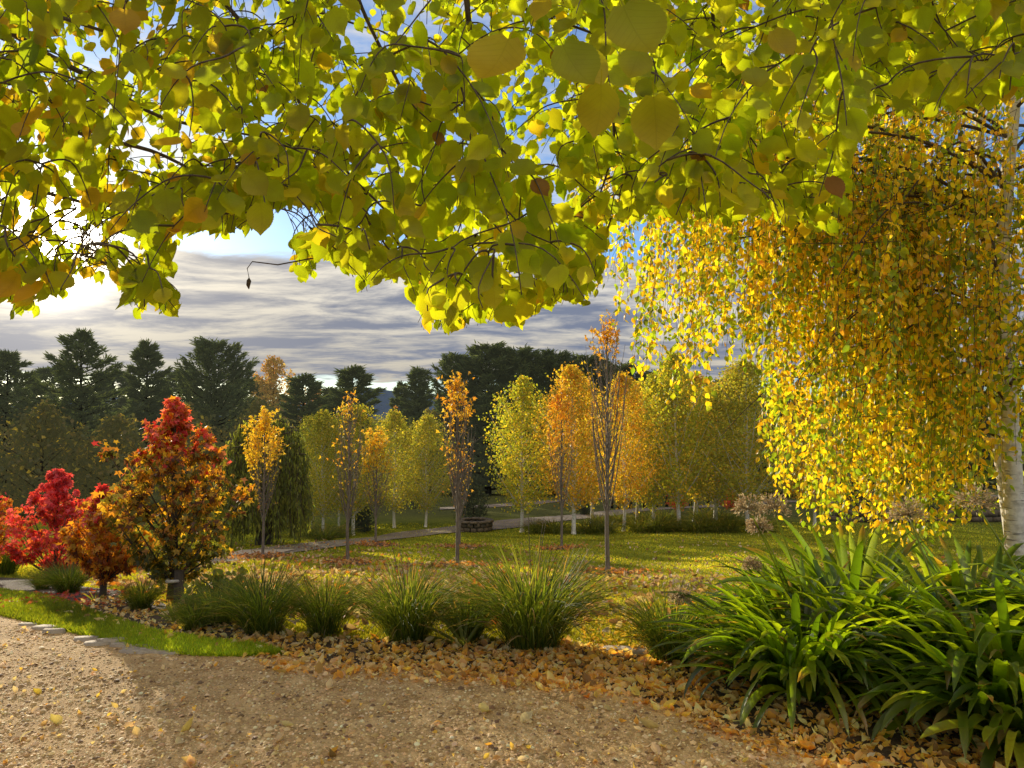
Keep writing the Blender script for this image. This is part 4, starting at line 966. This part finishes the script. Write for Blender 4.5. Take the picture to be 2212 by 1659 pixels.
# ------------------------------------------------------------------ weeping birch (right)
def weeping_birch():
    global rng
    rng = np.random.default_rng(5)
    TY = 6.0; tr = [at(px, py, TY) for px, py in [(2200, 1350), (2196, 1230), (2190, 1080), (2180, 900), (2168, 720), (2164, 560), (2176, 380), (2195, 180), (2212, -50), (2225, -350), (2235, -700)]]
    base = tr[0].copy(); base[2] = float(gz(base[0], base[1])); root = thing('weeping_birch', 'large weeping birch with a white trunk and golden hanging leaves', 'tree', base)
    tr = np.array(tr) - base; tr[0][2] = -.1
    mb = MB(); mb.tube(tr, np.linspace(.088, .03, len(tr)) * [1.25, 1.05] + [0] if False else np.interp(np.arange(len(tr)), [0, 1, 10], [.105, .080, .026]), 14); mb.build('trunk', M['birch'], root, smooth=True)
    t2 = np.array([at(px, py, TY + .5) for px, py in [(2225, 1330), (2185, 1150), (2150, 900), (2138, 650), (2120, 400), (2110, 100), (2095, -300)]]) - base; t2[0][2] = -.1
    mb = MB(); mb.tube(t2, np.linspace(.07, .025, 7), 10); mb.build('trunk', M['birch'], root, smooth=True)
    # lower envelope of the hanging foliage in the picture
    ex = [1250, 1335, 1345, 1420, 1450, 1480, 1530, 1560, 1600, 1635, 1650, 1700, 1800, 1900, 2000, 2100, 2160, 2300, 2900]
    ey = [560, 700, 860, 800, 930, 880, 860, 800, 760, 800, 1050, 1105, 1150, 1165, 1190, 1150, 1150, 1120, 1120]
    bb = MB(); P = []; C = []
    golds = [(.88, .63, .045), (.92, .73, .055), (.85, .49, .035)]; greens = [(.30, .44, .04), (.46, .56, .05), (.18, .27, .03)]
    T0 = tr
    def trunk_at(z): return np.array([np.interp(z, T0[:, 2], T0[:, k]) for k in range(3)])
    anchors = []
    for q in range(60):
        z0 = rng.uniform(1.4, 6.5); a = rng.uniform(0, 6.283)
        if q < 34: a = math.pi + rng.normal(0, .75)
        r = rng.uniform(.8, 2.7) if q >= 12 else rng.uniform(2.5, 3.5)
        if q < 12: z0 = rng.uniform(3.2, 4.8); a = math.pi + rng.normal(0, .28)
        d = np.array([math.cos(a), math.sin(a) * .8, 0.]); p0 = trunk_at(z0); rise = rng.uniform(.25, .7)
        p2 = p0 * [1, 1, 0] + d * r + [0, 0, z0 + (rise * .2 if q < 12 else -rise * .9)]; p1 = p0 + d * r * .5 + [0, 0, rise * 1.3]
        pl = wob(bez(p0, p1, p2, 12), .045); bb.tube(pl, np.linspace(.016, .003, 12), 5)
        for w in np.linspace(2.5, 11, 14 if q >= 10 else 22): anchors.append((np.array([np.interp(w, range(12), pl[:, k]) for k in range(3)]), d))
    aw = rng.gamma(.7, 1.0, len(anchors)); aw /= aw.sum(); ns = 2100
    for s_ in range(ns):
        a0, d = anchors[rng.choice(len(anchors), p=aw)]
        off = rng.normal(0, .22, 3); off[2] *= .3; st = a0 + off; L = rng.uniform(.35, 1.3) if rng.random() < .6 else rng.uniform(1.2, 2.3)
        n_ = 11; t = np.linspace(0, 1, n_)[:, None]
        pl = st + t * np.array([d[0] * .18, d[1] * .18, -L]) + np.array([0, 0, .08]) * np.sin(t * 3.14) + np.cumsum(rng.normal(0, .012, (n_, 3)), 0)
        px, py = proj(pl + base); lim = np.interp(px, ex, ey) + rng.normal(0, 26) - 20
        ok = py < lim
        inside = (px > 1660)
        if px[0] > 2105 and (pl + base)[0, 1] < 6.15 and py.max() > 1000 and rng.random() < .75: continue
        if not ok[0]: continue
        m_ = int(np.argmin(ok)) if not ok.all() else n_
        if m_ < 3: continue
        if px.max() > 1780 and py.mean() < 620 and rng.random() < .28: continue
        if px[0] < 1640 and rng.random() < .30: continue
        pl = pl[:m_]; bb.tube(np.vstack([a0, pl]), np.linspace(.0028, .0012, m_ + 1), 3)
        seg = L / (n_ - 1) * (m_ - 1); nl = int(seg / .030)
        u = np.linspace(.3, m_ - 1, nl) + rng.uniform(-.2, .2, nl); pp = np.stack([np.interp(u, range(m_), pl[:, k]) for k in range(3)], 1)
        pp = pp + rng.normal(0, 1, pp.shape) * [.022, .022, .008]; P.append(pp)
        g_ = rng.random() < .30; c = pick(golds + greens, nl, [.09, .06, .03, .32, .34, .16] if g_ else [.28, .32, .06, .09, .20, .05], .2); C.append(c)
    bb.build('branches', M['twig'], root)
    P = np.concatenate(P); C = np.concatenate(C); n_ = len(P); S, T, Nn = frames(np.stack([rng.normal(0, .75, n_), rng.normal(0, .75, n_), -np.ones(n_)], 1), rvec(n_))
    lb = MB(); lb.inst(LEAF_SM, P, S, T, Nn, rng.uniform(.026, .054, n_), C); lb.build('foliage', M['birchleaf'], root); print('weeping leaves', n_)
weeping_birch()

# ------------------------------------------------------------------ overhanging tree
def overhang():
    root_p = np.array([-4.7, 2.2, 0.0]); root = thing('overhanging_tree', 'broad leafed yellow green tree whose branches hang over the top of the view', 'tree', root_p)
    mb = MB(); trunk = bez([0, 0, -.1], [.1, .1, 1.6], [.15, .2, 3.4], 12); mb.tube(wob(trunk, .01), np.interp(range(12), [0, 1, 11], [.26, .2, .12]), 12); mb.build('trunk', M['bark'], root, smooth=True)
    ex = [-700, -200, 0, 60, 130, 165, 250, 295, 385, 400, 440, 500, 560, 610, 640, 690, 705, 780, 880, 905, 960, 1050, 1130, 1180, 1285, 1305, 1325, 1400, 1480, 1560, 1650, 1700, 1760, 1825, 1840, 1900, 1960, 2060, 2150, 2212, 2600, 3000]
    ey = [650, 680, 700, 695, 650, 600, 620, 690, 690, 520, 510, 520, 505, 470, 620, 600, 560, 640, 620, 722, 728, 715, 712, 670, 672, 560, 495, 475, 490, 500, 480, 490, 520, 520, 330, 250, 270, 250, 235, 220, 180, 150]
    holes = [(625, 480, 75, 45, .0), (130, 505, 100, 65, .2), (230, 540, 80, 50, .3), (60, 420, 90, 40, .5), (330, 350, 50, 30, .5), (1480, 330, 45, 45, .5), (1120, 330, 40, 30, .5), (840, 330, 35, 60, .5), (1060, 560, 45, 40, .5), (545, 590, 60, 60, 0), (505, 20, 45, 45, .25), (1330, 420, 50, 50, .5), (985, 215, 40, 40, .45), (640, 250, 40, 40, .5)]
    fork = trunk[-1]; bb = MB(); limbs = []
    ends = []
    for q in range(26):
        f = q / 25; px = -100 + 2500 * ((q * 7) % 26) / 25; Y = rng.uniform(1.9, 5.2); py = rng.uniform(-420, 120); ends.append(at(px, py, Y) - root_p)
    for q, e in enumerate(ends):
        r_ = np.linalg.norm(e - fork); mid = fork * .45 + e * .55 + [0, 0, .18 * r_]; mid = fork + (e - fork) * .45 + np.array([0, 0, .14 * r_]) + rng.normal(0, .08, 3) * r_ * .3
        pl = wob(bez(fork + rng.normal(0, .03, 3), mid, e, 22), .012 * min(1, r_ / 3)); bb.tube(pl, np.linspace(.040, .004, 22) if r_ > 2 else np.linspace(.025, .003, 22), 6); limbs.append(pl)
    # a few clearly visible limbs, at the left and dropping at the centre
    for pts, Y0, Y1, w in [([(-260, 20), (0, 215), (160, 290), (330, 320), (500, 430)], 3.0, 3.6, .02), ([(-250, -120), (0, 60), (180, 165), (340, 250), (560, 300)], 2.9, 3.4, .018), ([(-200, 330), (0, 360), (130, 430), (300, 500), (360, 640)], 3.2, 3.6, .014),
                           ([(960, -250), (1015, 0), (1022, 120), (1032, 280), (1025, 430)], 2.2, 2.35, .012), ([(1500, -260), (1540, 0), (1548, 90), (1560, 180)], 2.4, 2.5, .010), ([(330, -200), (480, 0), (600, 150), (700, 320), (860, 470), (960, 680)], 2.8, 3.0, .011), ([(700, -200), (770, 0), (880, 240), (930, 420), (900, 560)], 2.6, 2.9, .009), ([(1750, -200), (1790, 0), (1850, 60), (1900, 200)], 2.4, 2.5, .008), ([(1180, -200), (1290, 60), (1340, 300), (1250, 560)], 2.4, 2.7, .009)]:
        Ys = np.linspace(Y0, Y1, len(pts)); cp_ = np.array([at(p[0], p[1], y) for p, y in zip(pts, Ys)]) - root_p; n_ = 24; u = np.linspace(0, len(pts) - 1, n_)
        pl = np.stack([np.interp(u, range(len(pts)), cp_[:, k]) for k in range(3)], 1); kk = np.array([.25, .5, .25])
        for _ in range(3):
            for k in range(3): pl[1:-1, k] = np.convolve(pl[:, k], kk, 'valid')
        top = bez(fork, (fork + pl[0]) / 2 + [0, 0, .5], pl[0], 10); full = np.vstack([top[:-1], wob(pl, .006)]); bb.tube(full, np.concatenate([np.linspace(w * 2.2, w * 1.1, 9), np.linspace(w, w * .25, 24)]), 6); limbs.append(full); 
    LP = np.concatenate(limbs)
    P = []; Tn = []; cl = []
    ntw = 4200; used = np.zeros(len(LP))
    for q in range(ntw):
        px = rng.uniform(-500, 2700); e = np.interp(px, ex, ey); Y = rng.choice([rng.uniform(1.5, 2.4), rng.uniform(2.2, 3.6), rng.uniform(3.4, 5.4)], p=[.25, .42, .33])
        py = e - 12 if rng.random() < .22 else rng.uniform(-500, e - 10)
        if py < 0 and rng.random() < .35: continue
        tip = at(px, py, Y) - root_p
        d = np.linalg.norm((LP - tip) * [1, 1, 1.0], axis=1) + np.where(LP[:, 2] < tip[2] + .12, 1.0, 0); ki = int(np.argmin(d + rng.uniform(0, .3, len(d)) + used * .12)); s = LP[ki]; used[max(0, ki - 2):ki + 3] += 1
        L = np.linalg.norm(tip - s)
        m_ = 12; pl = wob(bez(s, s * .35 + tip * .65 + [0, 0, .22 * L + .05], tip, m_), .008)
        dd = np.linalg.norm(np.diff(pl, axis=0), axis=1).sum(); start = max(0.12, 1 - rng.uniform(.55, 1.0) / dd)
        X_, Y_ = proj(pl + root_p); lim = np.interp(X_, ex, ey)
        bad = Y_ > lim + 5
        if bad.any():
            k0 = int(np.argmax(bad))
            if k0 < 3: continue
        clv = min(110, rng.exponential(26)); cut = Y_ > lim - clv - 4; mc = int(np.argmax(cut)) if cut.any() else m_
        if mc >= 3: bb.tube(pl[:mc], np.linspace(.0028, .0010, m_)[:mc], 4)
        LP = np.vstack([LP, pl[2:9:2]]); used = np.concatenate([used, np.zeros(4)])
        nl = int(dd * (1 - start) / .050) + 2; u = np.linspace(start, 1.0, nl) * (m_ - 1)
        pp = np.stack([np.interp(u, range(m_), pl[:, k]) for k in range(3)], 1); P.append(pp); cl.append(np.full(nl, clv))
    bb.build('branches', M['twig'], root)
    P = np.concatenate(P); cl = np.concatenate(cl); n_ = len(P)
    az = rng.normal(0, 1, n_)
    T = np.stack([rng.normal(.12, .5, n_), rng.normal(0, .4, n_), -np.ones(n_) * rng.uniform(.5, 1.2, n_)], 1); Nh = np.stack([rng.normal(-.25, .55, n_), -np.ones(n_), rng.normal(.1, .5, n_)], 1)
    S, T, Nn = frames(T, Nh); sz = rng.uniform(.032, .068, n_)
    cen = P + T * sz[:, None] * .8; X_, Y_ = proj(cen + root_p); depth = (cen + root_p)[:, 1]; rad = sz * .55 / np.maximum(depth, .3) * F
    ok = (Y_ + rad * .9 < np.interp(X_, ex, ey) + 6 - cl) & (depth > 1.15)
    for hx, hy, a, b, p_ in holes:
        ins = ((X_ - hx) / a) ** 2 + ((Y_ - hy) / b) ** 2 < 1; ok &= ~(ins & (rng.uniform(size=n_) > p_))
    ok &= depth < 7
    P, S, T, Nn, sz, cl, X_ = P[ok], S[ok], T[ok], Nn[ok], sz[ok], cl[ok], X_[ok]; n_ = len(P)
    c = pick([(.52, .60, .03), (.64, .69, .04), (.42, .51, .03), (.72, .68, .05), (.80, .58, .05)], n_, [.38, .28, .24, .07, .03], .12)
    c[X_ < 900] *= .88; yel = (X_ < 480) & (rng.uniform(size=n_) < .12); c[yel] = np.array([.66, .44, .05]); br = rng.uniform(size=n_) < .004; c[br] = [.35, .18, .06]  # leaves left of centre darkened: canopy shade put into their colour
    # dead twig with a dry husk dangling below the canopy
    tw = np.array([at(690, 555, 2.0), at(600, 572, 1.95), at(545, 565, 1.93), at(534, 580, 1.93), at(538, 600, 1.93)]) - root_p; pl_ = np.vstack([LP[int(np.argmin(np.linalg.norm(LP - tw[0], axis=1)))], tw]); db = MB(); db.tube(pl_, np.linspace(.0022, .001, 6), 4); db.tube(np.array([tw[-1], tw[-1] - [0, 0, .008], tw[-1] - [.002, 0, .02], tw[-1] - [0, 0, .03]]), [.001, .006, .005, .001], 6); db.build('dead_twig', M['twig'], root)
    # a handful of large leaves near the lens
    bigl = [(1115, 95, .72, .085), (1200, 110, .75, .075), (1300, 190, .80, .075), (1410, 215, .80, .078), (1330, 20, .7, .085), (1240, 120, .95, .08), (1390, 130, 1.0, .07), (560, 460, 1.05, .06), (640, 250, 1.2, .065), (520, 400, 1.1, .06), (1620, 175, 1.1, .06), (1660, 90, 1.0, .06)]
    Pb = np.array([at(x, y - 40, Y) for x, y, Y, s_ in bigl]) - root_p; nb = len(Pb); Tb = np.stack([rng.normal(.1, .35, nb), rng.normal(0, .2, nb), -np.ones(nb)], 1); Nb = np.stack([rng.normal(-.1, .3, nb), -np.ones(nb), rng.normal(.1, .25, nb)], 1); Sb, Tb, Nb = frames(Tb, Nb)
    cb_ = pick([(.40, .45, .025), (.50, .46, .03)], nb); P = np.concatenate([P, Pb]); S = np.concatenate([S, Sb]); T = np.concatenate([T, Tb]); Nn = np.concatenate([Nn, Nb]); sz = np.concatenate([sz, [b[3] * 1.0 for b in bigl]]); c = np.concatenate([c, cb_])
    k_ = rng.random(len(P)) < .6
    lb = MB(); hg = np.arange(len(P)) >= len(P) - nb; lb.inst(LEAF_HUGE, P[hg], S[hg], T[hg], Nn[hg], sz[hg] * .72, c[hg]); P, S, T, Nn, sz, c, k_ = [q[~hg] for q in (P, S, T, Nn, sz, c, k_)]
    lb.inst(LEAF_BIG, P[k_], S[k_], T[k_], Nn[k_], sz[k_], c[k_]); lb.inst(LEAF_BIG2, P[~k_], S[~k_], T[~k_], Nn[~k_], sz[~k_], c[~k_]); lb.build('foliage', M['canopy'], root, smooth=True); print('canopy leaves', len(P))
overhang()
# dead seed husk twig
